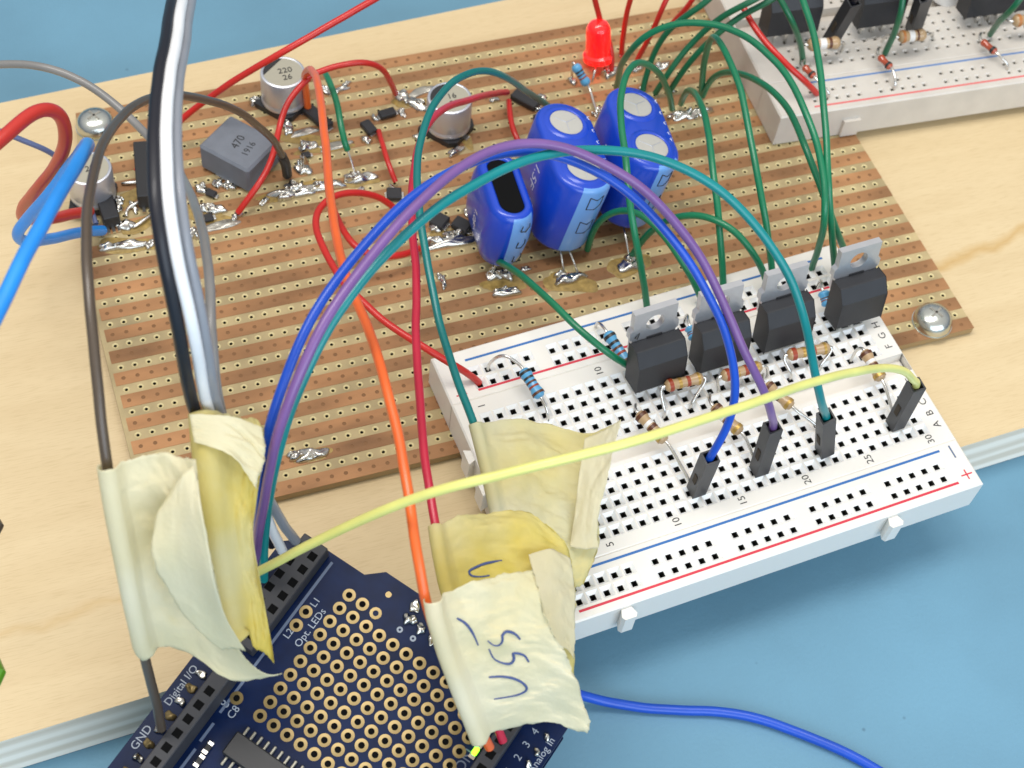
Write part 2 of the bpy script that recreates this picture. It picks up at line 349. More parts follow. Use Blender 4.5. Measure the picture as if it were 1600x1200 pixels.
def parse(spec):
    """'x y z; x y; ...' pixels of the photograph with heights in cm; heights left out are eased in between"""
    it = [[float(c) for c in s.split()] for s in spec.split(';') if s.strip()]
    L = [0]
    for a, b in zip(it, it[1:]): L.append(L[-1] + math.hypot(b[0] - a[0], b[1] - a[1]))
    kz = [i for i, a in enumerate(it) if len(a) > 2]; zs = [0] * len(it)
    for i in range(len(it)):
        if i in kz: zs[i] = it[i][2]; continue
        lo = [k for k in kz if k < i][-1]; hi = [k for k in kz if k > i][0]
        t = (L[i] - L[lo]) / (L[hi] - L[lo]); zs[i] = it[lo][2] * (1 - t) + it[hi][2] * t
    return [at(a[0], a[1], z) for a, z in zip(it, zs)]
def path(spec, sm=5):
    P = smoothp(resample(catmull(parse(spec)), 0.08), sm, 2); n = len(P) - 1
    return [p + (noise.noise_vector(p * .55) * .035 + noise.noise_vector(p * 1.7) * .010) * min(1, i / 8, (n - i) / 8) for i, p in enumerate(P)]
def wire(name, label, spec, r, m, sm=5, group=None, root=None, cat='wire', n=12):
    mb = MB(); P = path(spec, sm); mb.tube(P, r, m, n=n)
    o = build(name, mb, root, smooth=True, angle=60)
    if root is None: tag(o, label, cat, group)
    return o, P

# ================================================================== SETTING
mb = MB(); mb.add([(-150, -150, -1.2), (150, -150, -1.2), (150, 150, -1.2), (-150, 150, -1.2)], [(0, 1, 2, 3)], M_table)
tag(build('table', mb), 'smooth blue workbench mat under the wooden board', None, kind='structure')

# ================================================================== PLYWOOD BOARD
wy0 = lambda x: -8.505 + 0.0395 * (x + 5.5)      # near edge
wy1 = lambda x: 5.36 + 0.045 * (x + 2.5)         # far edge
wb = thing('wooden_board', 'pale birch plywood baseboard lying on the blue mat', 'wooden board', (0, -2, 0))
mb = MB(); XL, XR = -19, 26; nseg = 40
near = [(XL + (XR - XL) * i / nseg, wy0(XL + (XR - XL) * i / nseg)) for i in range(nseg + 1)]
far = [(x, wy1(x)) for x, _ in near]
for i in range(nseg):
    a, b, c, d = near[i], near[i + 1], far[i + 1], far[i]
    mb.add([(*a, 0), (*b, 0), (*c, 0), (*d, 0)], [(0, 1, 2, 3)], M_wood)
build('top_face', mb, wb)
mb = MB()
poly = near + far[::-1]; n = len(poly)
j = [(x, y + 0.0) for x, y in poly]
mb.add([(x, y, -0.001) for x, y in j] + [(x, y, -1.19) for x, y in j], [[i, i + n, (i + 1) % n + n, (i + 1) % n] for i in range(n)] + [[n + i for i in reversed(range(n))]], M_ply)
build('layered_edge', mb, wb)

# ================================================================== STRIPBOARD
SBZ = 0.2
def holecell(mb, cx, cy, hx, hy, r, rr, z, m, mr, depth=None, n=8, x0=None, md=None):
    """one square cell with a round hole; rr > r adds a pale drilled rim"""
    X0, X1, Y0, Y1 = cx - hx, cx + hx, cy - hy, cy + hy
    if x0 is not None: X0 = max(X0, x0)
    sq = [(X1, cy), (X1, Y1), (cx, Y1), (X0, Y1), (X0, cy), (X0, Y0), (cx, Y0), (X1, Y0)]
    vs = [(a, b, z) for a, b in sq]; rings = [rr, r] if rr > r else [r]
    for q in rings:
        zz = z if q == rings[0] else z - 0.012
        vs += [(cx + q * math.cos(PI * 2 * i / 8), cy + q * math.sin(PI * 2 * i / 8), zz) for i in range(8)]
    for ri in range(len(rings)):
        a, b = ri * 8, (ri + 1) * 8
        mb.add([], [], m); k = len(mb.v)
        if ri == 0: mb.v += [Vector(v) for v in vs]; base = k
        mi_ = mb.mi(m if ri == 0 else mr)
        for i in range(8): mb.f.append([base + a + i, base + a + (i + 1) % 8, base + b + (i + 1) % 8, base + b + i]); mb.m.append(mi_)
    if depth:
        a = len(rings) * 8; k = len(mb.v); mb.v += [Vector((v[0], v[1], z - depth)) for v in vs[a:a + 8]]; d = mb.mi(md or M_dark)
        for i in range(8): mb.f.append([base + a + i, base + a + (i + 1) % 8, k + (i + 1) % 8, k + i]); mb.m.append(d)
        mb.f.append([k + i for i in range(8)]); mb.m.append(d)
sb = thing('stripboard', 'large copper stripboard full of soldered parts screwed onto the plywood', 'circuit board', (5, -0.5, SBZ))
lx = lambda row: -9.7 + 2.3 * max(0, (-row + 0) / 17.5) if row < 0 else -9.7      # left end column of a row
mb = MB(); rows = range(-17, 22); NC = 53
for r_ in rows:
    pale = r_ % 2 == 0; cy = -r_ * PT; c0 = math.ceil(lx(r_) + 0.3)
    for c in range(c0, NC + 1):
        if pale: holecell(mb, c * PT, cy, PT / 2, PT / 2, 0.031, 0.064, SBZ, M_lam, M_ring, 0.12)
    if not pale: 
        mb.add([((c0 - .5) * PT, cy - PT / 2, SBZ), ((NC + .5) * PT, cy - PT / 2, SBZ), ((NC + .5) * PT, cy + PT / 2, SBZ), ((c0 - .5) * PT, cy + PT / 2, SBZ)], [(0, 1, 2, 3)], M_lam)
    # ragged left margin and the narrow right margin
    a0, a1 = lx(r_ - .5) * PT, lx(r_ + .5) * PT
    mb.add([(a1 - .04, cy - PT / 2, SBZ), ((c0 - .5) * PT, cy - PT / 2, SBZ), ((c0 - .5) * PT, cy + PT / 2, SBZ), (a0 - .04, cy + PT / 2, SBZ)], [(0, 1, 2, 3)], M_lam)
    mb.add([((NC + .5) * PT, cy - PT / 2, SBZ), ((NC + .86) * PT, cy - PT / 2, SBZ), ((NC + .86) * PT, cy + PT / 2, SBZ), ((NC + .5) * PT, cy + PT / 2, SBZ)], [(0, 1, 2, 3)], M_lam)
# outer wall
L = [(lx(17) * 0 + lx(r_ - .5) * PT - .04, -(r_ - .5) * PT) for r_ in list(rows) + [22]]
ring = L + [((NC + .86) * PT, L[-1][1]), ((NC + .86) * PT, L[0][1])]; n = len(ring)
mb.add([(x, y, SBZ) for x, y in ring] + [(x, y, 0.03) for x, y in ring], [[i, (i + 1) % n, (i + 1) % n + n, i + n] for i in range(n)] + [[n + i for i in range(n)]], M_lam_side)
build('substrate', mb, sb)
for r_ in rows:
    if r_ % 2 == 0: continue
    mb = MB(); cy = -r_ * PT; z = SBZ + 0.008; c0 = math.ceil(lx(r_) + 0.3); hy = PT * 0.56
    for c in range(c0, NC + 1):
        holecell(mb, c * PT, cy, PT / 2, hy, 0.04, 0, z, M_cu, M_cu, 0.006, md=M_dent)
    x0, x1 = (c0 - .5) * PT, (NC + .5) * PT; xe = (NC + .86) * PT; xs = x0 - random.uniform(0.0, 0.5) * PT * (1 if c0 * PT - .5 * PT > lx(r_) * PT + .1 else 0.3)
    mb.add([(xs, cy - hy, z), (x0, cy - hy, z), (x0, cy + hy, z), (xs, cy + hy, z)], [(0, 1, 2, 3)], M_cu)
    mb.add([(x1, cy - hy, z), (xe, cy - hy, z), (xe, cy + hy, z), (x1, cy + hy, z)], [(0, 1, 2, 3)], M_cu)
    mb.add([(xs, cy - hy, z), (xe, cy - hy, z), (xe, cy - hy, SBZ), (xs, cy - hy, SBZ), (xs, cy + hy, z), (xe, cy + hy, z), (xe, cy + hy, SBZ), (xs, cy + hy, SBZ)], [(0, 1, 2, 3), (4, 5, 6, 7), (0, 3, 7, 4), (1, 2, 6, 5)], M_cu)
    build('copper_strip', mb, sb)

def lump(mb, A, B, wd, h, m, seed, rough=0.22):
    """an uneven pool of solder from A to B"""
    rnd = random.Random(seed); c = (A + B) / 2; d = B - A; L = d.length / 2 + wd / 2; ang = math.atan2(d.y, d.x)
    ph = [(rnd.uniform(0, 6.3), rnd.uniform(2.5, 7) / max(0.35, 2 * L), rnd.uniform(2, 5) / max(0.3, 2 * wd), rnd.uniform(0, 6.3)) for _ in range(5)]
    nu, nv = 28, 12; vs = []; M = Matrix.Translation(c) @ Matrix.Rotation(ang, 4, 'Z')
    for j in range(nv + 1):
        t = (PI / 2) * j / nv
        for i in range(nu):
            a = 2 * PI * i / nu; cr_ = math.cos(t) ** 0.7; ex = 2.6
            x = L * cr_ * math.copysign(abs(math.cos(a)) ** (2 / ex), math.cos(a)); y = wd / 2 * cr_ * math.copysign(abs(math.sin(a)) ** (2 / ex), math.sin(a))
            nz = sum(math.sin(p[0] + x * p[1] * 2) * math.sin(p[3] + y * p[2] * 2) for p in ph) / 2.4
            e = 1 + 0.12 * math.sin(3 * a + ph[0][0]) + 0.08 * math.sin(5 * a + ph[1][0])
            vs.append((x * e, y * e, h * math.sin(t) * (1 + 0.45 * nz) - (0.004 if j == 0 else 0)))
    fs = [[j * nu + i, j * nu + (i + 1) % nu, (j + 1) * nu + (i + 1) % nu, (j + 1) * nu + i] for j in range(nv) for i in range(nu)]
    mb.add(vs, fs, m, M)
SZ = SBZ + 0.012
SOLDER = """397 158 397 162 .16; 505 141 516 146 .16; 520 145 542 137 .10; 545 130 538 134 .08; 624 150 632 156 .2; 645 160 658 168 .22; 645 148 672 138 .16 t;
449 196 451 206 .16; 462 210 490 203 .14 t; 474 232 488 228 .18; 505 232 540 224 .16 t; 470 262 476 266 .24; 432 306 492 296 .2; 455 290 470 296 .2; 495 294 530 288 .18; 545 281 578 277 .2;
570 218 575 222 .13; 583 183 588 187 .1; 625 174 630 180 .1; 337 288 342 290 .14; 357 290 364 293 .14; 368 340 374 334 .12; 168 320 172 324 .16; 183 314 187 318 .13; 183 326 186 328 .13;
192 352 201 353 .2; 146 362 154 364 .18; 165 388 222 382 .16; 312 297 320 298 .16; 318 325 325 326 .16; 332 330 346 328 .16; 300 365 306 367 .17; 315 360 366 347 .16 t;
768 431 775 431 .2; 786 429 794 431 .2; 780 460 806 456 .16; 876 438 906 432 .2; 975 417 995 414 .24; 690 432 694 448 .1; 818 422 825 420 .09; 680 356 690 354 .2; 676 383 738 374 .22; 736 360 742 366 .15;
728 331 733 336 .12; 705 242 718 234 .14; 770 158 776 156 .1; 836 170 842 172 .12; 892 127 895 129 .13; 948 118 958 112 .2; 935 172 940 172 .12; 928 178 932 182 .08; 970 87 974 89 .09; 988 110 1000 108 .14;
1026 106 1042 102 .14; 1052 184 1075 178 .18; 1078 182 1108 172 .17; 466 714 502 708 .2; 700 372 716 366 .2; 612 292 616 300 .1; 560 300 566 296 .1; 845 150 850 155 .1; 740 350 746 345 .1;
206 318 212 330 .1; 232 384 238 380 .12; 650 215 655 212 .09; 410 318 416 312 .1; 1003 140 1006 141 .12; 1046 142 1050 141 .12"""
for k, s in enumerate(SOLDER.replace('\n', ' ').split(';')):
    q = s.split(); A = at(float(q[0]), float(q[1]), SZ); B = at(float(q[2]), float(q[3]), SZ); wd = float(q[4]) * 1.3; tin = len(q) > 5
    mb = MB(); lump(mb, A, B, wd, 0.035 if tin else min(0.1, wd * 0.5), M_tin if tin else M_sol, k + 3)
    if not tin:
        for e_ in range(2): o_ = Vector((random.uniform(-.5, .5) * wd, random.uniform(-.4, .4) * wd, 0)); lump(mb, A + o_, A.lerp(B, .3) + o_, wd * .55, wd * random.uniform(.35, .6), M_sol, k * 7 + e_)
    build('solder_joint', mb, sb, smooth=True)
FLUX = "165 384 235 382 .5; 300 330 350 345 .5; 170 330 215 300 .45; 420 310 500 288 .45; 450 215 520 225 .4; 770 445 810 440 .5; 865 440 915 445 .6; 965 420 1000 410 .6; 680 375 740 365 .5; 550 285 580 280 .4; 620 160 660 160 .35; 475 235 540 225 .4; 200 360 240 340 .4; 700 165 730 225 .4; 465 718 510 706 .3"
for k, s in enumerate(FLUX.split(';')):
    q = [float(a) for a in s.split()]; mb = MB(); lump(mb, at(q[0], q[1], SBZ + .009), at(q[2], q[3], SBZ + .009), q[4] * .75, 0.006, M_flux, k + 90); build('flux_residue', mb, sb, smooth=True)
for s in ("190 287 .24; 207 285 .28; 228 284 .24", "197 338 .24; 199 325 .26; 228 312 .28", "207 356 .24; 222 346 .28; 242 331 .26"):
    mb = MB(); mb.tube(path(s, 1), 0.032, M_lead, n=8); build('bare_jumper', mb, sb, smooth=True)

# ------------------------------------------------ soldered chips
def rotz(o): return Matrix.Rotation(o, 4, 'Z')
def imgang(p, q, z=0.3):
    d = at(*q, z) - at(*p, z); return math.atan2(d.y, d.x)
def chip(label, px, py, L, W, H, ang, z=SBZ + .01, name='diode', cat='diode', metal=True, lab=None, group='black chips soldered flat on the stripboard'):
    M = Matrix.Translation(at(px, py, z + H)) @ rotz(ang); M.translation.z = z
    t = thing(name, label, cat, M, group)
    b = MB().box(-L / 2, L / 2, -W / 2, W / 2, 0.02, H, M_blk2 if W < .5 else M_blk, b=0.02); build('body', b, t, world=False)
    if metal:
        for s in (-1, 1): build('terminal', MB().box(s * L / 2 - .03, s * L / 2 + .05, -W * .32, W * .32, 0.0, 0.05, M_lead, b=.01), t, world=False)
    return t
hx = imgang((560, 190), (640, 172)); 
chip('small black diode lying level beside the long red jumper end', 605, 174, .36, .2, .13, hx + .08)
chip('small black diode standing lengthwise left of the level one', 576, 196, .36, .22, .13, hx - 1.35)
chip('long slanted black rectifier between the first silver can and the green jumper', 497, 180, .68, .26, .16, imgang((474, 162), (519, 200)), name='rectifier', cat='rectifier')
chip('small black diode under the blue and purple arch at the loop of red wire', 616, 300, .3, .28, .14, hx - .3)
chip('black chip under the big teal arch left of its neighbour by the two-tone capacitor', 687, 342, .3, .34, .16, hx - .9)
chip('black chip close to the black topped capacitor', 722, 348, .36, .28, .16, hx - .9)
chip('dark rectifier beneath the dark teal wire at the end of the crimson lead', 822, 152, .62, .28, .16, imgang((792, 137), (846, 165)), name='rectifier', cat='rectifier')
chip('tiny black chip in the shiny solder right of the grey inductor', 478, 240, .18, .14, .1, hx, name='resistor_chip', cat='chip')
chip('tiny black chip near the lower right foot of the grey inductor', 330, 300, .2, .16, .1, hx - .8, name='resistor_chip', cat='chip')
chip('small dark chip in solder below the grey inductor', 325, 338, .2, .18, .1, hx, name='resistor_chip', cat='chip')
chip('dark chip beside the silver can next to the blue capacitors', 842, 182, .2, .2, .12, hx, name='resistor_chip', cat='chip')
# tall flat black transistors at the left side, seen from the edge
def slab(label, a, b, z0, z1, th, tall):
    A, B = at(*a, z1), at(*b, z0 + .1); A = Vector((A.x, A.y, 0)); B = Vector((B.x, B.y, 0)); d = B - A; M = Matrix.Translation(((A + B) / 2).to_3d() + Vector((0, 0, z0))) @ rotz(math.atan2(d.y, d.x))
    t = thing('voltage_regulator', label, 'regulator', M, 'black regulators on the left of the stripboard')
    L = d.length
    build('body', MB().box(-L / 2, L / 2, -th / 2, th / 2, .02, z1 - z0, M_blk, b=.02), t, world=False)
    for s in (-1, 0, 1): build('lead', MB().box(L / 2 - .02, L / 2 + .12, s * th * .32 - .03, s * th * .32 + .03, .0, .05, M_lead), t, world=False)
    return t
slab('black regulator slab beside the silver can at the left edge of the stripboard', (150, 268), (176, 352), SBZ + .02, .55, .32, 1)
slab('black regulator slab half hidden by the black and white wire bundle', (230, 219), (239, 320), SBZ + .02, .6, .56, 1)
# grey inductor
P4 = [at(352, 176, .85), at(428, 216, .85), at(400, 266, .85), at(314, 240, .85)]
cI = sum(P4, Vector()) / 4; cI.z = SBZ; aI = math.atan2((P4[1] - P4[0]).y, (P4[1] - P4[0]).x)
ind = thing('power_inductor', 'square grey moulded inductor marked 470 left of the red jumper', 'inductor', Matrix.Translation(cI) @ rotz(aI))
build('body', MB().box(-.6, .6, -.52, .52, .04, .68, M_ferr, b=.05), ind, world=False)
for s in (-1, 1): build('terminal', MB().box(s * .56 - .02, s * .56 + .02, -.2, .2, .0, .25, M_lead) if 0 else MB().box(-.2, .2, s * .52 - .03, s * .52 + .06, .0, .1, M_lead), ind, world=False)
tm = MB(); Mt = Matrix.Translation((.02, .0, .682)) @ rotz(PI * .5)
text(tm, '470', .24, Matrix.Translation((-.02, .0, .682)) @ rotz(imgang((362, 235), (384, 205)) - aI), M_blk, h=.002)
text(tm, '1916', .2, Matrix.Translation((.26, -.03, .682)) @ rotz(imgang((362, 235), (384, 205)) - aI), M_blk, h=.002)
build('marking', tm, ind, world=False)
# aluminium SMD cans
def can(label, top, zt, r, marks, rot):
    c = at(*top, zt); c.z = SBZ; r *= 1.1; t = thing('smd_capacitor', label, 'capacitor', Matrix.Translation(c) @ rotz(rot), 'silver can capacitors on the stripboard')
    H = zt - SBZ; q = r * .96
    build('base', MB().prism([(-q, -q), (q * .7, -q), (q, -q * .7), (q, q * .7), (q * .7, q), (-q, q)], .01, .14, M_blk), t, world=False)
    build('can', MB().lathe([(r * .93, .13), (r, .17), (r, .24), (r * .96, .27), (r * .96, .30), (r, .33), (r, H - .06), (r * .97, H - .015), (r * .9, H), (r * .86, H - .012)], M_alu, n=48, cap=False), t, smooth=True, angle=40, world=False)
    m_ = MB(); m_.add([(0, 0, H - .012)] + [(r * .86 * math.cos(a * PI / 24), r * .86 * math.sin(a * PI / 24), H - .012) for a in range(48)], [(0, 1 + i, 1 + (i + 1) % 48) for i in range(48)], M_alu2)
    build('top_disc', m_, t, world=False)
    m_ = MB(); pl = [(r * .86 * math.cos(a), r * .86 * math.sin(a)) for a in [PI * .72 + PI * .56 * i / 12 for i in range(13)]]
    m_.add([(x, y, H - .008) for x, y in pl], [list(range(13))], M_blk); text(m_, marks, .2, Matrix.Translation((r * .18, 0, H - .009)) @ rotz(-rot), M_ink, h=.003); build('marking', m_, t, world=False)
    for s in (-1, 1): build('terminal', MB().box(s * q - .02, s * q + .07, -.07, .07, 0, .05, M_lead), t, world=False)
can('bright silver can capacitor between the inductor and the upper board edge', (442, 112), 1.12, .42, '220\n26', -.9)
can('silver can capacitor crossed by the crimson wire, left of the blue capacitors', (703, 152), 1.12, .42, '16\n22', -.9)
can('silver can capacitor hidden behind the light blue and brown wires', (138, 262), 1.1, .4, '220', -.3)

# ------------------------------------------------ dual-cell blue capacitors
def stadium(hl, r, n=14):
    p = [(r * math.cos(a), hl + r * math.sin(a)) for a in [PI * i / n for i in range(n + 1)]]
    return p + [(r * math.cos(a), -hl + r * math.sin(a)) for a in [PI + PI * i / n for i in range(n + 1)]]
def skin(mb, prof, hl, r, mfun, n=14, k=1.0):
    rings = []
    for (dr, z) in prof:
        rings.append(len(mb.v)); mb.v += [Vector((x, y, z)) for x, y in stadium(hl, max(.01, r + dr), n)]
    N = 2 * n + 2
    for a, b in zip(rings, rings[1:]):
        for i in range(N):
            x = (mb.v[a + i] + mb.v[a + (i + 1) % N] + mb.v[b + i]) / 3
            mb.f.append([a + i, a + (i + 1) % N, b + (i + 1) % N, b + i]); mb.m.append(mb.mi(mfun(x, i)))
    return rings
def dualcap(label, c1, c2, zt, r, H, disc_r, stripe, leadspx, marks, side_marks, tilt=.2):
    A, B = at(*c1, zt), at(*c2, zt); c = (A + B) / 2; hl = (A - B).length / 2; ang = math.atan2((A - B).y, (A - B).x) - PI / 2
    M = Matrix.Translation((c.x, c.y, zt)) @ Matrix.Rotation(tilt, 4, 'Y') @ Matrix.Translation((0, 0, -H)) @ rotz(ang); t = thing('dual_cell_capacitor', label, 'capacitor', M, 'blue twin cell capacitors')
    mb = MB(); mb.mi(M_sleeve); mb.mi(M_stripe)
    fn = lambda x, i: M_stripe if (x.y < -hl and stripe[0] < math.atan2(x.x, -(x.y + hl)) < stripe[1]) else M_sleeve
    prof = [(-.22, .0), (-.1, .0), (-.03, .03), (0, .1), (0, H * .5), (0, H - .1), (-.03, H - .03), (-.08, H)]
    rg = skin(mb, prof, hl, r, fn, n=22)
    # sleeve lip on top: a web with two round openings, closed between the cells
    N = 46; last = rg[-1]; mb.f.append([last + i for i in range(N)]); mb.m.append(0); mb.f.append([rg[0] + i for i in reversed(range(N))]); mb.m.append(0)
    build('sleeve', mb, t, smooth=True, angle=50, world=False)
    for s in (1, -1):
        m_ = MB(); Mx = Matrix.Translation((0, s * hl, H))
        m_.lathe([(disc_r + .13, .001), (disc_r + .08, .03), (disc_r + .015, .04), (disc_r, .02)], M_sleeve, Mx, n=40, cap=False); build('sleeve_lip', m_, t, smooth=True, world=False)
        m_ = MB(); m_.lathe([(disc_r + .002, .004), (disc_r, .014), (disc_r * .5, .020), (0.01, .022)], M_disk, Mx, n=40, cap=False)
        for q in range(3):
            a = q * 2 * PI / 3 + .5
            m_.tube([Mx @ Vector((0, 0, .018)), Mx @ Vector((disc_r * .8 * math.cos(a), disc_r * .8 * math.sin(a), .010))], .011, M_alu, n=6)
        build('metal_disc', m_, t, smooth=True, angle=40, world=False)
    for lp in leadspx:
        g = at(*lp, SBZ + .02); P = [M @ Vector((0, -hl * lp_s, .02)) for lp_s in ([1] if lp is leadspx[0] else [-.2])]
        m_ = MB(); p0 = M @ Vector(((g - M.translation).x * 0.4, -hl - r * .35, .03)); m_.tube([p0, p0.lerp(g, .5) + Vector((0, 0, .03)), g], .022, M_lead, n=8); build('lead', m_, t, smooth=True)
    m_ = MB()
    # writing on the sleeve, running down the left side and the right shoulder
    Ml = Matrix.Translation((-r - .001, hl * .2, H * .55)) @ Matrix(((0, 0, -1, 0), (-.0, -1, 0, 0), (-1, 0, 0, 0), (0, 0, 0, 1))).to_4x4()
    Ms = Matrix.Translation((-r - .003, -.05, H * .55)) @ Matrix.Rotation(-PI / 2, 4, 'Z') @ Matrix.Rotation(PI / 2, 4, 'X') @ Matrix.Rotation(-PI / 2, 4, 'Z')
    text(m_, side_marks, .34, Ms, M_capw, h=.004)
    Ms2 = Matrix.Translation((r + .003, .0, H * .62)) @ Matrix.Rotation(PI / 2, 4, 'Z') @ Matrix.Rotation(PI / 2, 4, 'X')
    text(m_, marks, .34, Ms2, M_capw, h=.004)
    # white strokes on the shoulder
    for k, yy in enumerate((hl + .1, hl * .6, .05, -hl * .4, -hl * .7)):
        a0 = Vector((r - .05, yy, H - .02)); m_.tube([a0 + Vector((-.03, 0, .012)), a0 + Vector((-.06, .07, .022)), a0 + Vector((-.0, .11, .0))], .008, M_capw, n=5)
    build('printed_marks', m_, t, world=False)
    # black outline arrows on the pale stripe
    m_ = MB(); am = (stripe[0] + stripe[1]) / 2
    def onst(a, z): return Vector(((r + .004) * math.sin(a), -hl - (r + .004) * math.cos(a), z))
    for zc in (H * .8, H * .42):
        m_ = MB(); w_ = (stripe[1] - stripe[0]) * .24; hh = .17
        pts = [(am - w_, zc + hh), (am - w_, zc - hh * .8), (am + w_ * .2, zc - hh), (am + w_, zc - hh * .5), (am + w_, zc + hh * .9), (am + w_ * .1, zc + hh * .45), (am - w_, zc + hh)]
        m_.tube([onst(a, z) for a, z in pts], .011, M_ink, n=5); build('stripe_mark', m_, t, world=False)
    return t
dualcap('blue twin cell capacitor standing in front, between the black topped one and its partner', (884.7, 191.5), (912, 264), 2.25, .60, 1.72, .33, (-.25, .85), [(882, 430), (904, 428)], '5.0V', '1.5F')
dualcap('blue twin cell capacitor standing rearmost, crossed by a green wire', (993, 164), (1018, 230), 2.25, .58, 1.72, .33, (-.05, .95), [(985, 412), (1000, 395)], 'V  5.5', '1.5F')
def blackcap():
    A, B = at(781, 262, 1.95), at(800, 318, 1.95); c = (A + B) / 2; hl = (A - B).length / 2; r = .43; H = 1.42; ang = math.atan2((A - B).y, (A - B).x) - PI / 2
    M = Matrix.Translation((c.x, c.y, 1.95)) @ Matrix.Rotation(.12, 4, 'Y') @ Matrix.Translation((0, 0, -H)) @ rotz(ang); t = thing('dual_cell_capacitor', 'blue capacitor with an oval black resin top, leftmost of the three', 'capacitor', M, 'blue twin cell capacitors')
    mb = MB(); mb.mi(M_sleeve)
    fn = lambda x, i: M_stripe if (x.y < -hl and -.15 < math.atan2(x.x, -(x.y + hl)) < .95 and x.z < H - .05) else M_sleeve
    rg = skin(mb, [(-.2, .05), (-.12, .02), (-.04, .08), (.02, .3), (.06, .7), (.04, 1.1), (0, H - .12), (-.04, H - .02), (-.09, H + .015), (-.15, H + .02), (-.185, H), (-.19, H - .08)], hl, r, fn, n=22)
    mb.f.append([rg[0] + i for i in reversed(range(46))]); mb.m.append(0)
    build('sleeve', mb, t, smooth=True, angle=60, world=False)
    m_ = MB(); rg = skin(m_, [(-.188, H - .09), (-.19, H - .03), (-.2, H - .025)], hl, r, lambda x, i: M_dark, n=22); m_.f.append([rg[-1] + i for i in range(46)]); m_.m.append(0)
    m_.mats[0] = mat('black_resin', (0.004, 0.004, 0.004), .7, spec=.1); build('resin_top', m_, t, world=False)
    m_ = MB()
    def onst(a, z, rr_=r + .065): return Vector((rr_ * math.sin(a), -hl - rr_ * math.cos(a), z))
    for zc in (1.2, .75, .35):
        m_ = MB(); m_.tube([onst(.25, zc + .09), onst(.2, zc - .05), onst(.45, zc - .1), onst(.62, zc), onst(.58, zc + .1)], .011, M_ink, n=5); build('stripe_mark', m_, t, world=False)
    m_ = MB(); text(m_, '6.0', .24, Matrix.Translation((r + .055, -.25, H - .3)) @ Matrix.Rotation(PI / 2, 4, 'Z') @ Matrix.Rotation(PI / 2, 4, 'X'), M_capw)
    text(m_, '1.0F', .24, Matrix.Translation((-r - .07, -.1, .7)) @ Matrix.Rotation(-PI / 2, 4, 'Z') @ Matrix.Rotation(PI / 2, 4, 'X') @ Matrix.Rotation(-PI / 2, 4, 'Z'), M_capw); build('printed_marks', m_, t, world=False)
    for lp in ((772, 428), (792, 426)):
        g = at(*lp, SBZ + .02); m_ = MB(); p0 = M @ Vector((0.1 if lp[0] > 780 else -.1, -hl - .2, .05)); m_.tube([p0, g], .022, M_lead, n=8); build('lead', m_, t, smooth=True)
blackcap()

# ------------------------------------------------ LED and blue resistor on the stripboard
base = at(935, 92, .42); top = at(935, 36, 1.25)
ax = (top - base); zq = ax.to_track_quat('Z', 'Y').to_matrix().to_4x4(); M = Matrix.Translation(base) @ zq
led = thing('red_led', 'glossy red round LED standing at the back of the stripboard', 'LED', M)
Ld = .92
build('lens', MB().lathe([(.33, .0), (.33, .12), (.27, .16), (.262, Ld - .22), (.235, Ld - .13), (.18, Ld - .05), (.09, Ld - .01), (.01, Ld)], M_led, n=32), led, smooth=True, angle=35, world=False)
build('die_cup', MB().lathe([(.05, .3), (.06, .42), (.09, .52), (.09, .54)], M_lead, n=12), led, world=False)
for q in ((925, 128), (952, 112)):
    g = at(*q, SZ); m_ = MB(); m_.tube([base, base.lerp(g, .5) + Vector((0, 0, .05)), g], .022, M_lead, n=8); build('lead', m_, led, smooth=True)

def resistor(label, bodyA, bodyB, leadA, leadB, mbody, bands, r=.105, group=None, archA=.25, archB=.12, cat='resistor', name='resistor'):
    """bodies and leads given as world points"""
    d = bodyB - bodyA; M = Matrix.Translation(bodyA) @ d.to_track_quat('Z', 'Y').to_matrix().to_4x4(); L = d.length
    t = thing(name, label, cat, M, group); e = .19 * min(1, L / .6)
    prof = [(.03, 0), (r * .75, .02 * L), (r * 1.08, e * .35), (r * 1.1, e * .7), (r * .92, e), (r * .9, L / 2), (r * .92, L - e), (r * 1.1, L - e * .7), (r * 1.08, L - e * .35), (r * .75, L * .98), (.03, L)]
    build('body', MB().lathe(prof, mbody, n=24), t, smooth=True, world=False)
    for (pos, wid, bm) in bands:
        z = pos * L; w_ = wid * L / 2; rr_ = (r * 1.1 if (z < e or z > L - e) else r * .92) + .004
        build('colour_band', MB().lathe([(rr_ - .006, z - w_), (rr_, z - w_), (rr_, z + w_), (rr_ - .006, z + w_)], bm, n=24, cap=False), t, smooth=True, angle=30, world=False)
    u = d.normalized()
    for (b, ld, sgn, ar) in ((bodyA, leadA, -1, archA), (bodyB, leadB, 1, archB)):
        P = [b - u * sgn * .03, b + u * sgn * .08, b.lerp(ld, .55) + Vector((0, 0, ar * .6)) + u * sgn * .05, ld + Vector((0, 0, .1)), ld - Vector((0, 0, .1))]
        m_ = MB(); m_.tube(smoothp(resample(catmull(P), .04), 3), .03, M_lead, n=8); build('lead', m_, t, smooth=True)
    return t
BB5 = [(.14, .08, M_bblk), (.33, .07, M_bblk), (.48, .06, M_brown), (.63, .06, M_bred), (.86, .08, M_brown)]
resistor('small blue resistor leaning at the foot of the red LED', at(898, 101, .75), at(918, 133, .42), at(893, 126, SZ), at(932, 182, SZ), M_rbl, BB5[1:4], r=.1, archA=.05, archB=.05)

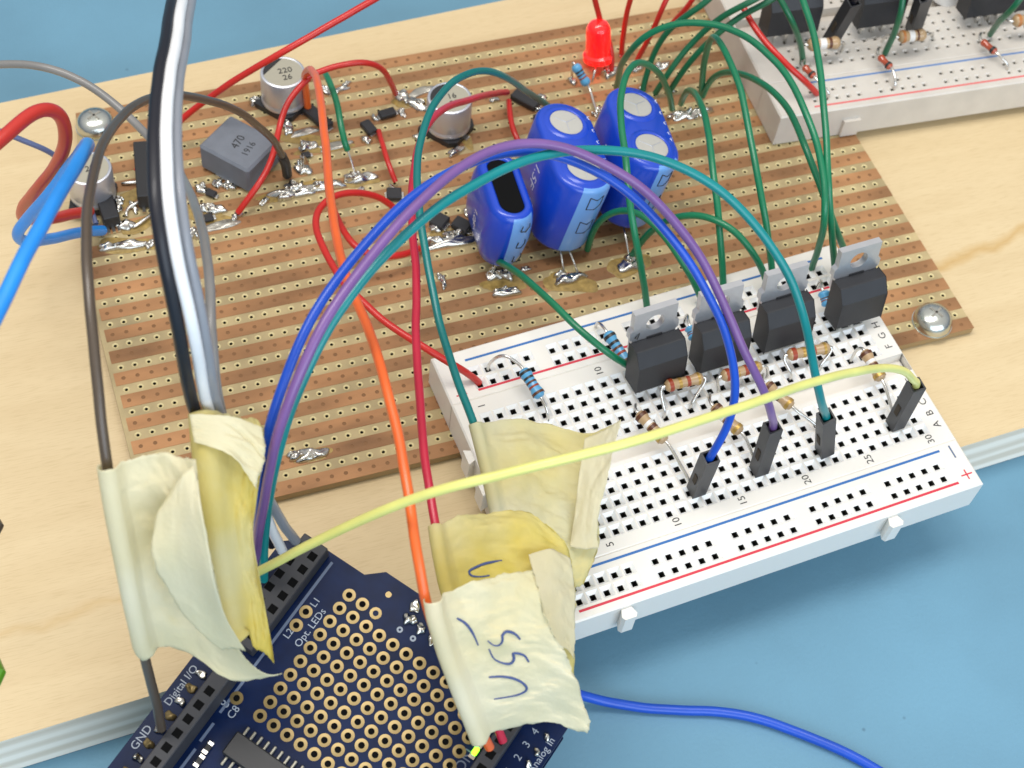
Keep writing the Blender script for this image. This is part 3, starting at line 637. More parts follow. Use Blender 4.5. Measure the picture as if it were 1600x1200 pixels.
# ================================================================== BREADBOARDS
def inset_hole(mb, cx, cy, z, mtop, mdark, o=.108, i=.05, dep=.08, h=PT / 2, mf=None):
    q = lambda a, zz: [(cx - a, cy - a, zz), (cx + a, cy - a, zz), (cx + a, cy + a, zz), (cx - a, cy + a, zz)]
    vs = q(h, z) + q(o, z) + q(i, z - dep) + q(i, z - dep - .22)
    fs = []
    for k in range(3):
        for j_ in range(4): fs.append((k * 4 + j_, k * 4 + (j_ + 1) % 4, k * 4 + 4 + (j_ + 1) % 4, k * 4 + 4 + j_))
    mb.add(vs, fs[:4], mtop); k = len(mb.v) - 16; d = mb.mi(mdark); fm = mb.mi(mf or M_bbf)
    for f in fs[4:8]: mb.f.append([k + a for a in f]); mb.m.append(fm)
    for f in fs[8:] + [(12, 13, 14, 15)]: mb.f.append([k + a for a in f]); mb.m.append(d)
def holeplate(mb, x0, x1, y0, y1, cols, rows, z, mt, md, **kw):
    e = .499 * PT
    xs = sorted(set([x0, x1] + [round(c * PT - PT / 2, 5) for c in cols] + [round(c * PT + PT / 2, 5) for c in cols])); ys = sorted(set([y0, y1] + [round(r * PT - PT / 2, 5) for r in rows] + [round(r * PT + PT / 2, 5) for r in rows]))
    xs = [x for i, x in enumerate(xs) if i == 0 or x - xs[i - 1] > 1e-3]; ys = [y for i, y in enumerate(ys) if i == 0 or y - ys[i - 1] > 1e-3]
    C = {round(c * PT, 3): c for c in cols}; R = {round(r * PT, 3): r for r in rows}
    near_ = lambda D_, v: next((k for k in D_ if abs(k - v) < .01), None)
    for a, b in zip(xs, xs[1:]):
        kc = near_(C, (a + b) / 2) if abs(b - a - PT) < .004 else None
        for c, d in zip(ys, ys[1:]):
            kr = near_(R, (c + d) / 2) if abs(d - c - PT) < .004 else None
            if kc is not None and kr is not None: inset_hole(mb, (a + b) / 2, (c + d) / 2, z, mt, md, **kw)
            else: mb.add([(a, c, z), (b, c, z), (b, d, z), (a, d, z)], [(0, 1, 2, 3)], mt)
def skirt(mb, x0, x1, y0, y1, z, zb, m):
    b = .03; o = [(x0 - b, y0 - b), (x1 + b, y0 - b), (x1 + b, y1 + b), (x0 - b, y1 + b)]; i = [(x0, y0), (x1, y0), (x1, y1), (x0, y1)]
    vs = [(*p, z) for p in i] + [(*p, z - b) for p in o] + [(*p, zb) for p in o]
    mb.add(vs, [(k + j_, k + 4 + j_, k + 4 + (j_ + 1) % 4, k + (j_ + 1) % 4) for k in (0, 4) for j_ in range(4)] + [(8, 11, 10, 9)], m)
def breadboard(name, label, F, ncol, mt, md, mr, mblue, xa, xb, railx, near_flip=False, H=.8, first=1, holes_kw={}):
    t = thing(name, label, 'breadboard', F); XA, XB = xa * PT, xb * PT; e = .03
    # terminal block with the centre channel
    mb = MB(); cols = list(range(first, first + ncol))
    y0, yg0, yg1, y1 = -1.36 * PT, 4.75 * PT, 6.25 * PT, 12.62 * PT
    holeplate(mb, XA + e, XB - e, y0, yg0, cols, range(0, 5), 0, mt, md, **holes_kw); holeplate(mb, XA + e, XB - e, yg1, y1, cols, range(7, 12), 0, mt, md, **holes_kw)
    g = .22; a, b = XA + e, XB - e
    mb.add([(a, yg0, 0), (b, yg0, 0), (b, yg0 + .02, -g), (a, yg0 + .02, -g), (b, yg1 - .02, -g), (a, yg1 - .02, -g), (b, yg1, 0), (a, yg1, 0)], [(0, 1, 2, 3), (3, 2, 4, 5), (5, 4, 6, 7)], mt)
    skirt(mb, a, b, y0, y1, 0, -H, mt); build('terminal_block', mb, t, world=False)
    # the two rails
    for (ra, rb, rws, red, blu) in ((-5.18, -1.52, (-3.93, -2.92), -4.65, -1.95), (12.78, 16.75, (13.82, 14.86), 13.3, 15.9)):
        mb = MB(); cs = [c for gx in railx for c in [gx + i for i in range(5)]]
        holeplate(mb, a, b, ra * PT, rb * PT, cs, rws, -.004, mt, md, **holes_kw); skirt(mb, a, b, ra * PT + .001, rb * PT - .001, -.004, -H, mt); r_ = build('power_rail', mb, t, world=False)
        xs0 = railx[0] - .35; xs1 = railx[-1] + 4.7
        for (yy, mm_, nm) in ((red, mr, 'red_line'), (blu, mblue, 'blue_line')):
            build(nm, MB().box(xs0 * PT, xs1 * PT, yy * PT - .022, yy * PT + .022, -.003, .001, mm_), r_, world=False)
    return t
near_bb = breadboard('breadboard', 'clean white half size breadboard with four pin plugs and upright transistors, in front', BBF, 30, M_bbw, M_bbh, M_rail_r, M_rail_b, -.98, 32.0, [1.6, 7.6, 13.6, 19.6, 25.6])
RT = rotz(PI / 2)
def lab(s, x, y, size=.2, m=M_ink):
    tm = MB(); text(tm, s, size, Matrix.Translation((x * PT, y * PT, 0)) @ RT, m); build('printed_character', tm, near_bb, world=False)
for c in (5, 10, 15, 20, 25, 30): lab(str(c), c + .15, -.86, .19)
lab('1', 1, -.86, .19)
for c in (1, 5, 10, 15, 20, 25, 30): lab(str(c), c, 12.0, .19)
for i, ch in enumerate('ABCDE'): lab(ch, 31.25, i + .05, .2)
for i, ch in enumerate('FGHIJ'): lab(ch, 31.25, i + 7.1, .2)
m_ = MB(); m_.box(31.2 * PT - .11, 31.2 * PT + .11, -4.25 * PT - .012, -4.25 * PT + .012, -.003, .002, M_rail_r); m_.box(31.2 * PT - .012, 31.2 * PT + .012, -4.25 * PT - .1, -4.25 * PT + .1, -.003, .0025, M_rail_r)
m_.box(31.15 * PT - .015, 31.15 * PT + .015, -2.3 * PT - .13, -2.3 * PT + .13, -.003, .002, M_greyp)
m_.box(-.0 * PT - .1, .0 * PT + .1, 13.3 * PT - .012, 13.3 * PT + .012, -.003, .002, M_rail_r); m_.box(-.012, .012, 13.3 * PT - .1, 13.3 * PT + .1, -.003, .0025, M_rail_r)
build('polarity_signs', m_, near_bb, world=False)
for x in (4.4, 24.7):                         # dovetail nubs on the near side
    m_ = MB(); P = [(-.09, 0), (-.14, -.14), (-.1, -.2), (.1, -.2), (.14, -.14), (.09, 0)]
    m_.prism([(x * PT + a, -5.3 * PT + b) for a, b in P], -.62, -.10, M_bbw); build('locking_tab', m_, near_bb, world=False)
for y in (6.0, 8.6):
    m_ = MB(); m_.prism([(-.98 * PT + a, y * PT + b) for a, b in [(0, -.1), (0, .1), (-.13, .15), (-.13, -.15)]], -.62, -.05, M_bbw); build('locking_tab', m_, near_bb, world=False)
# older breadboard further back
FBF = Matrix.Translation((12.02, 1.36, 1.03)) @ rotz(math.radians(-3.1)) @ Matrix.Rotation(math.radians(.3), 4, 'Y')
far_bb = breadboard('breadboard', 'older yellowed breadboard cropped by the top right corner', FBF, 60, M_bbo, M_bboh, M_rail_r2, M_rail_b2, -.6, 63.5, [3.0 + 6 * i for i in range(10)], first=3, H=.8, holes_kw=dict(o=.06, i=.03, dep=.03, mf=M_bbo))
m_ = MB(); P = [(-.16, 0), (-.16, -.08), (.16, -.08), (.16, 0)]
m_.prism([(1.55 + a * 1.2, -5.3 * PT + b) for a, b in P], -.78, -.35, M_bbo); build('locking_tab', m_, far_bb, world=False)
def fb(px, py, h): return onf(FBF, px, py, h)

# ------------------------------------------------ TO-220 transistors on the near breadboard
def to220(name, label, F, x, y, h0, lean, yaw=0.0, group=None, tab=True, w=.96):
    M = F @ Matrix.Translation((x, y, h0)) @ rotz(yaw) @ Matrix.Rotation(lean, 4, 'X')
    t = thing(name, label, 'transistor', M, group); hb = .9
    b = MB(); P = [(-.0, 0), (0, .62), (.16, hb), (.42, hb), (.42, 0)]      # side profile (y, z) with sloping top
    vs = [(s * w / 2, y_, z_) for s in (-1, 1) for (y_, z_) in P]; n = len(P)
    b.add(vs, [list(range(n))[::-1], [n + i for i in range(n)]] + [[i, (i + 1) % n, n + (i + 1) % n, n + i][::-1] for i in range(n)], M_blk2)
    o = build('plastic_body', b, t, world=False); bm_ = o.modifiers.new('bevel', 'BEVEL'); bm_.width = .018; bm_.segments = 2
    if tab:
        # metal tab with a round hole and notched sides
        m_ = MB(); y0, y1 = .43, .56; zt = 1.56; zc = 1.24; r = .18; hw = w / 2; k = 24
        out = [(-hw + .05, hb - .3), (-hw + .05, hb + .02), (-hw + .0, hb + .06), (-hw, hb + .22), (-hw + .06, hb + .28), (-hw + .06, zt), (hw - .06, zt), (hw - .06, hb + .28), (hw, hb + .22), (hw, hb + .06), (hw - .05, hb + .02), (hw - .05, hb - .3)]
        def rayout(a):
            dx, dz = math.cos(a), math.sin(a); best = 9
            for (p, q) in zip(out, out[1:] + out[:1]):
                ex, ez = q[0] - p[0], q[1] - p[1]; den = dx * ez - dz * ex
                if abs(den) < 1e-9: continue
                tt = ((p[0]) * ez - (p[1] - zc) * ex) / den; u = ((p[0]) * dz - (p[1] - zc) * dx) / den
                if tt > 0 and -1e-6 <= u <= 1 + 1e-6: best = min(best, tt)
            return (dx * best, zc + dz * best)
        angs = sorted([2 * PI * i / 48 for i in range(48)] + [math.atan2(z - zc, x_) % (2 * PI) for x_, z in out])
        angs = [a for i, a in enumerate(angs) if i == 0 or a - angs[i - 1] > 1e-4]; N = len(angs)
        vs = []
        for yy in (y0, y1):
            for a in angs: p = rayout(a); vs.append((p[0], yy, p[1]))
            for a in angs: vs.append((r * math.cos(a), yy, zc + r * math.sin(a)))
        fs = []
        for i in range(N):
            j_ = (i + 1) % N
            fs += [(i, j_, N + j_, N + i), (2 * N + j_, 2 * N + i, 3 * N + i, 3 * N + j_), (j_, i, 2 * N + i, 2 * N + j_), (N + i, N + j_, 3 * N + j_, 3 * N + i)]
        m_.add(vs, fs, M_tab); build('metal_tab', m_, t, world=False)
        build('notch_mark', MB().box(-.14, .16, .405, .425, hb - .01, hb + .035, M_blk), t, world=False)
    for s in (-1, 0, 1):
        m_ = MB(); m_.box(s * .254 - .04, s * .254 + .04, .2, .25, -h0 - .08, .02, M_lead); build('lead', m_, t, world=False)
    return t
G = 'upright power transistors in the near breadboard'
for k, (x, y, h0, lean, yaw, lb) in enumerate([
        (3.33, 2.24, .30, -.16, .02, 'leftmost upright black transistor, tab next to the blue resistor and black marks'),
        (4.60, 2.24, .30, -.16, .0, 'second upright black transistor from the left, behind the blue and purple wires'),
        (5.92, 2.26, .30, -.16, .0, 'third upright black transistor from the left, crossed by the teal wire'),
        (7.45, 2.30, .30, -.16, .0, 'rightmost upright black transistor at the breadboard end, tab hole fully visible')]):
    to220('power_transistor', lb, BBF, x, y, h0, lean, yaw, G)
mk = MB(); mk.tube([onf(BBF, 999, 492, 1.5), onf(BBF, 997, 505, 1.4), onf(BBF, 1001, 512, 1.35), onf(BBF, 994, 530, 1.2)], .03, M_blk, n=6)
tag(build('pen_mark', mk), 'black scrap of tape stuck on the left tab edge of the leftmost transistor', 'tape scrap')
for a, b, lb in (((1104, 482), (1106, 495), 'white wire tip beside the tab of the second transistor'), ((1203, 455), (1207, 466), 'white wire tip beside the tab of the third transistor'), ((1315, 405), (1319, 420), 'white wire tip beside the tab of the rightmost transistor')):
    m_ = MB(); m_.tube([onf(BBF, *a, 1.0), onf(BBF, *b, .75)], .05, M_bwh, n=8); tag(build('wire_tip', m_), lb, 'wire tip', 'white wire tips behind the transistors')

# ------------------------------------------------ resistors on the near breadboard
GR = 'tan resistors in the near breadboard'; GB = 'blue resistors in the near breadboard'
TB = [(.13, .10, M_brown), (.40, .10, M_bwh), (.53, .10, M_brown), (.86, .1, M_bgold)]
TR = [(.14, .10, M_bred), (.38, .08, M_bgold), (.60, .09, M_bred), (.86, .06, M_bgold)]
def bres(label, bA, bB, hA, hB, lA, lB, m, bands, g, **kw):
    return resistor(label, onf(BBF, *bA, hA), onf(BBF, *bB, hB), onf(BBF, *lA, -.02), onf(BBF, *lB, -.02), m, bands, group=g, **kw)
bres('blue resistor at the left end of the near breadboard, leads arching over the red line', (817, 577), (845, 621), .42, .3, (763, 575), (856, 656), M_rbl, BB5, GB, archA=.55)
bres('blue resistor tucked behind the leftmost transistor', (948, 519), (984, 572), .5, .35, (930, 512), (990, 590), M_rbl, BB5, GB, archA=.2)
bres('blue resistor between the two leftmost transistors', (1078, 510), (1086, 530), .4, .35, (1070, 500), (1090, 545), M_rbl, BB5[2:4], GB)
bres('blue resistor seen between the third and the rightmost transistor', (1286, 455), (1294, 478), .5, .4, (1278, 447), (1298, 492), M_rbl, BB5[2:4], GB)
bres('tan resistor lying across in front of the leftmost transistor', (1039, 604), (1098, 590), .38, .38, (1038, 650), (1079, 636), M_rtan, TR, GR, archA=.1, archB=.1)
bres('tan resistor lying across in front of the second transistor, behind the blue wire', (1127, 588), (1190, 572), .36, .36, (1122, 612), (1198, 590), M_rtan, TR, GR, archA=.1, archB=.1)
bres('tan resistor lying across in front of the third transistor', (1230, 555), (1296, 543), .36, .36, (1235, 590), (1278, 578), M_rtan, TR, GR, archA=.1, archB=.1)
bres('slanted tan resistor leading to the blue plug', (997, 645), (1040, 690), .42, .38, (992, 640), (1078, 762), M_rtan, TB, GR)
bres('slanted tan resistor half under the yellow wire, leading to the purple plug', (1114, 634), (1158, 676), .42, .36, (1107, 622), (1180, 735), M_rtan, TB, GR)
bres('slanted tan resistor beside the purple wire, leading to the teal plug', (1196, 600), (1238, 636), .42, .36, (1190, 592), (1277, 674), M_rtan, TB, GR)
bres('slanted tan resistor at the right end, leading to the yellow plug', (1350, 548), (1378, 594), .42, .36, (1330, 562), (1393, 656), M_rtan, TB, GR)

# ------------------------------------------------ parts on the far breadboard
def fres(label, bA, bB, lA, lB, hA=.5, hB=.5, m=M_rtan, bands=None, **kw):
    return resistor(label, fb(*bA, hA), fb(*bB, hB), fb(*lA, .0), fb(*lB, .0), m, bands or [(.15, .1, M_bor), (.45, .2, M_bwh), (.68, .09, M_brown)], **kw)
GF = 'tan resistors on the far breadboard'
fres('tan resistor with a white band at the left end of the far breadboard', (1262, 70), (1312, 66), (1244, 77), (1314, 82), .5, .5, group=GF, r=.125)
fres('tan resistor with a white band in the middle of the far breadboard', (1404, 58), (1446, 54), (1378, 66), (1456, 58), .5, .5, group=GF, r=.125)
fres('tan resistor cropped by the right picture edge on the far breadboard', (1583, 33), (1632, 28), (1552, 40), (1650, 40), .5, .5, group=GF, r=.125)
GD = 'rust coloured diodes on the far breadboard'
def fdio(label, a, b, la, lb_): fres(label, a, b, la, lb_, .25, .25, m=M_glass, bands=[(.8, .16, M_bblk)], r=.075, group=GD, cat='diode', name='glass_diode')
fdio('rust coloured diode half hidden by the green wire above the blue line start', (1256, 104), (1272, 120), (1254, 102), (1294, 152))
fdio('rust coloured diode crossing the blue line below the middle resistor', (1374, 88), (1392, 106), (1370, 84), (1397, 138))
fdio('rust coloured diode near the right end of the blue line', (1534, 64), (1556, 82), (1530, 60), (1573, 108))
GT = 'black transistors on the far breadboard'
def ftr(label, L_, R_, h0):
    A = loc(FBF, *L_, h0); B = loc(FBF, *R_, h0); c = (A + B) / 2; to220('power_transistor', label, FBF, c.x, c.y, h0, -.1, 0, GT, tab=True, w=max(.9, (B - A).length))
ftr('black transistor at the left end of the far breadboard', (1196, 57), (1278, 50), .35)
ftr('black transistor between two black plugs on the far breadboard', (1340, 46), (1408, 36), .35)
ftr('black transistor near the right picture edge on the far breadboard', (1508, 30), (1602, 16), .35)

# ================================================================== SCREWS
def screw(label, px, py):
    M = Matrix.Translation(Vector((*at(px, py, .38).to_2d(), SBZ + .01))) @ rotz(.5); t = thing('machine_screw', label, 'screw', M, 'screws holding the stripboard'); r = .385
    m_ = MB(); m_.lathe([(r, .0), (r, .05), (r * .97, .12), (r * .86, .21), (r * .65, .275), (r * .35, .315), (.02, .325)], M_screw, n=48); build('head', m_, t, smooth=True, angle=45, world=False)
    m_ = MB()
    for a in (0, PI / 2): m_.box(-.15, .15, -.022, .022, .27, .328, M_tin, rotz(a))
    build('cross_slot', m_, t, world=False)
    build('washer', MB().lathe([(.1, -.008), (.40, -.008), (.40, .004), (.1, .004)], M_screw, n=40), t, world=False)
screw('round silver screw at the upper left corner of the stripboard', 148, 188)
screw('round silver screw at the lower right corner of the stripboard', 1460, 495)

# ================================================================== BLUE SHIELD BOARD
shd = thing('prototyping_shield', 'dark blue prototyping shield board with rows of gold ringed holes', 'circuit board', SHF)
pcb = [(-9.5, 5.5), (9.4, 5.5), (10.55, 4.2), (10.6, 0.0), (11.5, -1.0), (11.6, -13.6), (10.4, -15.6), (-9.5, -15.6)]
build('circuit_board', MB().prism([(x * PT, y * PT) for x, y in pcb], -.16, 0, M_pcb, side=M_pcbs), shd, world=False)
build('lower_board', MB().prism([((x - .3) * PT, y * PT) for x, y in pcb], -1.36, -1.20, M_pcb, side=M_pcbs), shd, world=False)
for v in (2.9, -12.9): build('stacking_header', MB().box(-8.5 * PT, 10.0 * PT, (v - .5) * PT, (v + .5) * PT, -1.2, -.17, M_blk), shd, world=False)
pad = None
def padmesh(R=.104, r=.052, gold=M_gold):
    m_ = MB(); m_.lathe([(R, .0), (R, .006), (r, .008), (r - .004, -.02)], gold, n=24, cap=False)
    m_.add([(r * math.cos(i * PI / 12), r * math.sin(i * PI / 12), .0015) for i in range(24)], [list(range(24))], M_void); return m_
def put_pad(x, y, first=[None], name='plated_hole'):
    if first[0] is None: first[0] = build(name, padmesh(), shd, smooth=True, angle=40, world=False); o = first[0]
    else: o = link(first[0].copy()); o.parent = shd
    o.location = (x * PT, y * PT, .001)
npad = 0
cand = []
for i in range(-6, 10):
    for j_ in range(0, 14):
        u, v = i, -j_
        if v > -11.2 and (i >= 0 or (i < 0 and v < -6.5)): cand.append((u, v))
cand.remove((9, 0)) if 0 else None
cand = [c for c in cand if not (c[0] == 9 and c[1] < -2) ]
def pxof(P):
    Q = RC @ (P - CAM); return 800 + FPX * Q.x / Q.z, 600 + FPX * Q.y / Q.z
cand.sort(key=lambda c: -sum(abs(k) < 1e9 for k in c))
vis = [c for c in cand if 380 < pxof(sh(*c))[0] < 770 and pxof(sh(*c))[1] < 1215]
for c in vis[:98]: put_pad(*c)
for c in ((5.64, 1.54), (6.65, 1.56), (.05, 1.8)): put_pad(*c)
rest = [c for c in cand if c not in vis[:98]]
m_ = MB()
for c in rest: m_.lathe([(.098, .001), (.098, .007), (.048, .009), (.044, -.02)], M_gold, Matrix.Translation((c[0] * PT, c[1] * PT, 0)), n=12, cap=False)
o = build('plated_holes', m_, shd, world=False); o['kind'] = 'stuff'
build('via', MB().lathe([(.05, .0), (.05, .004), (.01, .004)], M_gold, Matrix.Translation((10.41 * PT, -1.96 * PT, 0)), n=16), shd, world=False)
# header strips with sockets
def header(u0, u1, v0, v1, h, sockets):
    m_ = MB().box(u0 * PT, u1 * PT, v0 * PT, v1 * PT, 0, h, M_head, b=.015); hd = build('pin_header', m_, shd, world=False)
    for (u, v) in sockets: build('socket', MB().box(u * PT - .065, u * PT + .065, v * PT - .065, v * PT + .065, h - .01, h + .003, M_void), hd, world=False)
header(-8.3, .9, 2.35, 3.45, .6, [(-.76 - 1.0 * k + .01 * k, 2.88) for k in range(8)])
header(2.6, 10.35, 2.5, 4.3, .38, [(3.4 + k, 3.0) for k in range(7)] + [(3.4 + k, 4.0) for k in range(7)])
header(2.0, 9.5, -13.3, -12.2, .5, [(2.6 + k, -12.75) for k in range(7)])
for k in range(-8, 11):                       # soldered pins near the digital edge
    if 2 < k: continue
    m_ = MB(); lump(m_, SHF @ Vector(((k - .02) * PT, 4.38 * PT - .03, .0)), SHF @ Vector(((k - .02) * PT, 4.38 * PT + .03, .0)), .13, .07, M_gold if k % 2 else M_sol, 200 + k); build('solder_joint', m_, shd, smooth=True)
for (x1, y1, w_) in ((10.64, -3.78, .17), (9.75, -3.84, .15), (9.9, -4.2, .12), (9.71, -4.89, .15), (9.5, -5.84, .13), (10.9, -5.0, .12), (8.6, -14.9, .1), (7.5, -14.9, .1), (6.6, -14.9, .1), (9.3, -13.3, .08), (5.6, -14.9, .1)):
    m_ = MB(); lump(m_, sh(x1, y1, 0), sh(x1 + .15, y1 + .1, 0), w_, .06, M_sol, int(x1 * 37)); build('solder_joint', m_, shd, smooth=True)
# silk screen
def seg(u0, v0, u1, v1, wd=.028, m=M_greyp):
    tm = MB()
    a = Vector((u0 * PT, v0 * PT, 0)); b = Vector((u1 * PT, v1 * PT, 0)); n = Vector((-(b - a).y, (b - a).x, 0)).normalized() * wd / 2
    tm.add([(*(a - n).to_2d(), .003), (*(b - n).to_2d(), .003), (*(b + n).to_2d(), .003), (*(a + n).to_2d(), .003)], [(0, 1, 2, 3)], m); build('silk_screen_line', tm, shd, world=False)
seg(1.5, 2.1, 10.1, 2.1, .045); seg(-1.2, 2.08, 1.2, 2.08, .045); seg(-3.2, 2.0, -1.9, 2.0, .045); seg(-9, 1.95, -3.7, 1.95, .045)
def silk(s, u, v, size, rot=0, m=M_white):
    tm = MB(); text(tm, s, size, Matrix.Translation((u * PT, v * PT, 0)) @ rotz(rot), m, h=.003); build('silk_screen_text', tm, shd, world=False)
for s, px, py, sz in (('L2', 451, 990, .16), ('L1', 493, 941, .16), ('Opt. LEDs', 485, 981, .165), ('C8', 365, 1113, .17)):
    p = loc(SHF, px, py); silk(s, p.x / PT, p.y / PT, sz)
silk('Digital I/O', -1.2, 4.98, .17); silk('GND', -4.97, 4.98, .18)
p = loc(SHF, 352, 1100); silk('8', p.x / PT, p.y / PT, .2)
for k in range(0, 6): silk(str(k), 4.83 + .93 * k, -14.1, .17)
silk('Analog In', 7.6, -15.2, .16); silk('ON', 4.7, -11.6, .24, 0, M_greyp)
for u, v in ((9.01, -3.81), (9.02, -4.79)):
    tm = MB(); tm.lathe([(.05, .003), (.02, .003)], M_white, Matrix.Translation((u * PT, v * PT, 0)), n=16, cap=False); build('silk_screen_ring', tm, shd, world=False)
# chips
ic = build('logic_chip', MB().box(-3.05 * PT, -1.5 * PT, -4.3 * PT, .45 * PT, .02, .17, M_blk, b=.02), shd, world=False)
for k in range(9):
    for s, u in ((1, -1.22), (-1, -3.33)):
        m_ = MB().box(u * PT - .075, u * PT + .075, (.1 - .5 * k) * PT - .022, (.1 - .5 * k) * PT + .022, .0, .06, M_pin, b=.01); build('pin', m_, ic, world=False)
for (u, v) in ((-3.25, 1.35), (-4.15, 1.3), (-5.0, .4)):
    c_ = build('chip_component', MB().box(u * PT - .06, u * PT + .06, v * PT - .04, v * PT + .04, .0, .06, M_blk2), shd, world=False)
    for s in (-1, 1): build('end_cap', MB().box(u * PT + s * .075 - .025, u * PT + s * .075 + .025, v * PT - .042, v * PT + .042, 0, .065, M_lead), c_, world=False)
g_ = loc(SHF, 743, 1173, .08); l_ = build('indicator_lamp', MB().box(g_.x - .07, g_.x + .07, g_.y - .045, g_.y + .045, .01, .09, M_gled, b=.02), shd, world=False)
for s in (-1, 1): build('end_cap', MB().box(g_.x + s * .1 - .03, g_.x + s * .1 + .03, g_.y - .05, g_.y + .05, 0, .05, M_lead), l_, world=False)

# ================================================================== WIRES
def plug(o_root, P_end, P_base, w_=.127, name='plug_housing'):
    """square pin housing from base up to the wire end"""
    d = P_end - P_base; z = d.normalized(); x = BBF.col[0].to_3d(); x = (x - z * x.dot(z)).normalized(); y = z.cross(x)
    M = Matrix((x, y, z)).transposed().to_4x4(); M.translation = P_base; L = d.length; q = w_
    m_ = MB(); r = q - .03
    for (a, b, c) in ((q, 0.0, 0), ): pass
    vs = []
    for (s, zz) in ((q, 0), (q, L), (r, L), (r, L - .35)): vs += [(-s, -s, zz), (s, -s, zz), (s, s, zz), (-s, s, zz)]
    m_.add(vs, [(k + i, k + (i + 1) % 4, k + 4 + (i + 1) % 4, k + 4 + i) for k in (0, 4, 8) for i in range(4)] + [(12, 13, 14, 15), (3, 2, 1, 0)], M_hous, M)
    h = build(name, m_, o_root)
    build('latch', MB().box(-q - .012, -q + .01, -.05, .05, L * .32, L * .52, M_dark, M), h)
    build('pin', MB().box(-.03, .03, -.03, .03, -.25, .01, M_lead, M), o_root)
    return h
def jumper(label, spec, r, m, top, base_, sm=6, hT=1.4):
    mb = MB(); P = path(spec, sm)
    E_ = onf(BBF, *top, hT); B_ = onf(BBF, *base_, .0) + BBF.col[1].to_3d() * .12; B_ = B_ + BBF.col[2].to_3d() * .01
    ax_ = (E_ - B_).normalized(); Q = P[:-1]; k = max(2, int(len(P) * .02)); Q = P[:-k] + [E_ + ax_ * .05, E_ - ax_ * .2]
    Q = smoothp(resample(catmull(Q), .08), 4); t = thing('jumper_wire', label, 'wire', B_); mb.tube(Q, r, m, n=14)
    build('insulation', mb, t, smooth=True, angle=60); plug(t, E_, B_); return t
jumper('royal blue jumper wire arching from the shield to a black plug', '402 880 2.3; 402 830 3.6; 406 760 5.0; 415 700 5.8; 438 615 6.6; 470 530 7.0; 516 450 7.3; 568 385 7.4; 630 318 7.5; 688 273 7.5; 745 247 7.4; 800 235 7.3; 850 238 7.1; 893 248 6.9; 935 266 6.7; 975 292; 1023 340 6.2; 1068 396; 1096 440 5.4; 1122 484; 1139 528 4.6; 1148 575; 1150 620 3.6; 1137 662 3.0; 1112 714 2.4', .07, W_blue, (1110, 714), (1092, 776))
jumper('purple jumper wire running beside the blue one to a black plug', '400 885 2.5; 402 830 4.0; 412 780; 428 705 6.0; 453 625 6.8; 486 540 7.3; 532 462 7.6; 586 393 7.7; 648 322 7.8; 700 272 7.8; 740 243 7.7; 775 228; 812 220 7.6; 850 222; 900 232 7.3; 950 257; 995 283 6.9; 1023 309; 1050 340 6.3; 1077 376; 1101 412 5.6; 1120 446; 1137 482 5.0; 1158 538; 1185 592 4.0; 1202 638 3.2; 1208 664 2.6', .072, W_pur, (1208, 666), (1190, 744))
jumper('teal jumper wire making the widest arch to a black plug', '412 905 2.3; 411 870 3.0; 415 800 4.0; 432 715 5.4; 458 632 6.1; 493 550 6.7; 538 474 7.1; 590 410 7.3; 647 354 7.5; 700 310 7.5; 750 280; 800 256 7.4; 850 241; 900 233 7.2; 950 231; 1000 238 6.9; 1050 253; 1100 278 6.5; 1150 318; 1195 370 5.8; 1232 425; 1256 490 4.8; 1269 550; 1278 605 3.4; 1288 648 2.5', .072, W_teal, (1291, 650), (1293, 714))
yl = jumper('pale yellow jumper wire stretched over everything in front to a black plug', '404 893 3.6; 470 856 4.6; 550 818 5.6; 620 790 6.3; 700 762 6.9; 780 741; 860 722 7.4; 940 703; 1020 681 7.3; 1100 657; 1180 630 6.6; 1250 605; 1310 586 5.4; 1355 577 4.8; 1390 576 4.1; 1418 582 3.4; 1431 600 2.6', .068, W_yel, (1432, 601), (1403, 672))
# black/white/grey bundle
wire('black_wire', 'black wire at the left side of the upright bundle', '272 -14 8.4; 262 40 9.0; 251 100 9.4; 243 160 9.6; 241 230 9.7; 243 300 9.6; 250 370 9.3; 262 440 8.8; 275 510 8.2; 290 580 7.4; 308 645 6.4; 340 700 5.6; 385 770 4.2; 425 850 2.4', .088, W_blk, 6)
wire('white_wire', 'white wire in the middle of the upright bundle', '287 -14 8.4; 278 40 9.0; 268 100 9.4; 261 160 9.6; 260 230 9.7; 263 300 9.6; 271 370 9.3; 283 440 8.8; 298 510 8.2; 312 570 7.5; 328 640 6.4; 365 710 5.5; 408 790 4.0; 441 860 2.3', .082, W_wht, 6)
wire('grey_wire', 'grey wire at the right side of the upright bundle', '300 -14 8.2; 291 40 8.8; 281 100 9.2; 276 160 9.4; 276 230 9.5; 280 300 9.4; 289 370 9.1; 302 440 8.6; 315 510 8.0; 328 570 7.4; 342 640 6.3; 380 715 5.4; 425 790 3.9; 462 845 2.4', .08, W_gry, 6)
wire('grey_wire', 'second grey wire coming in from the left edge under the bundle and rising beside it', '-20 103 4.4; 30 98 4.6; 80 104 4.7; 130 125 4.6; 180 160 4.4; 215 195 4.3; 245 228 4.4; 275 262 5.0; 297 300 6.0; 312 345 6.8; 322 400 7.2; 329 460 7.3; 331 520 7.2; 336 580 6.9; 348 645 6.2; 372 720 5.2; 400 800 3.8', .07, W_gry2, 6)
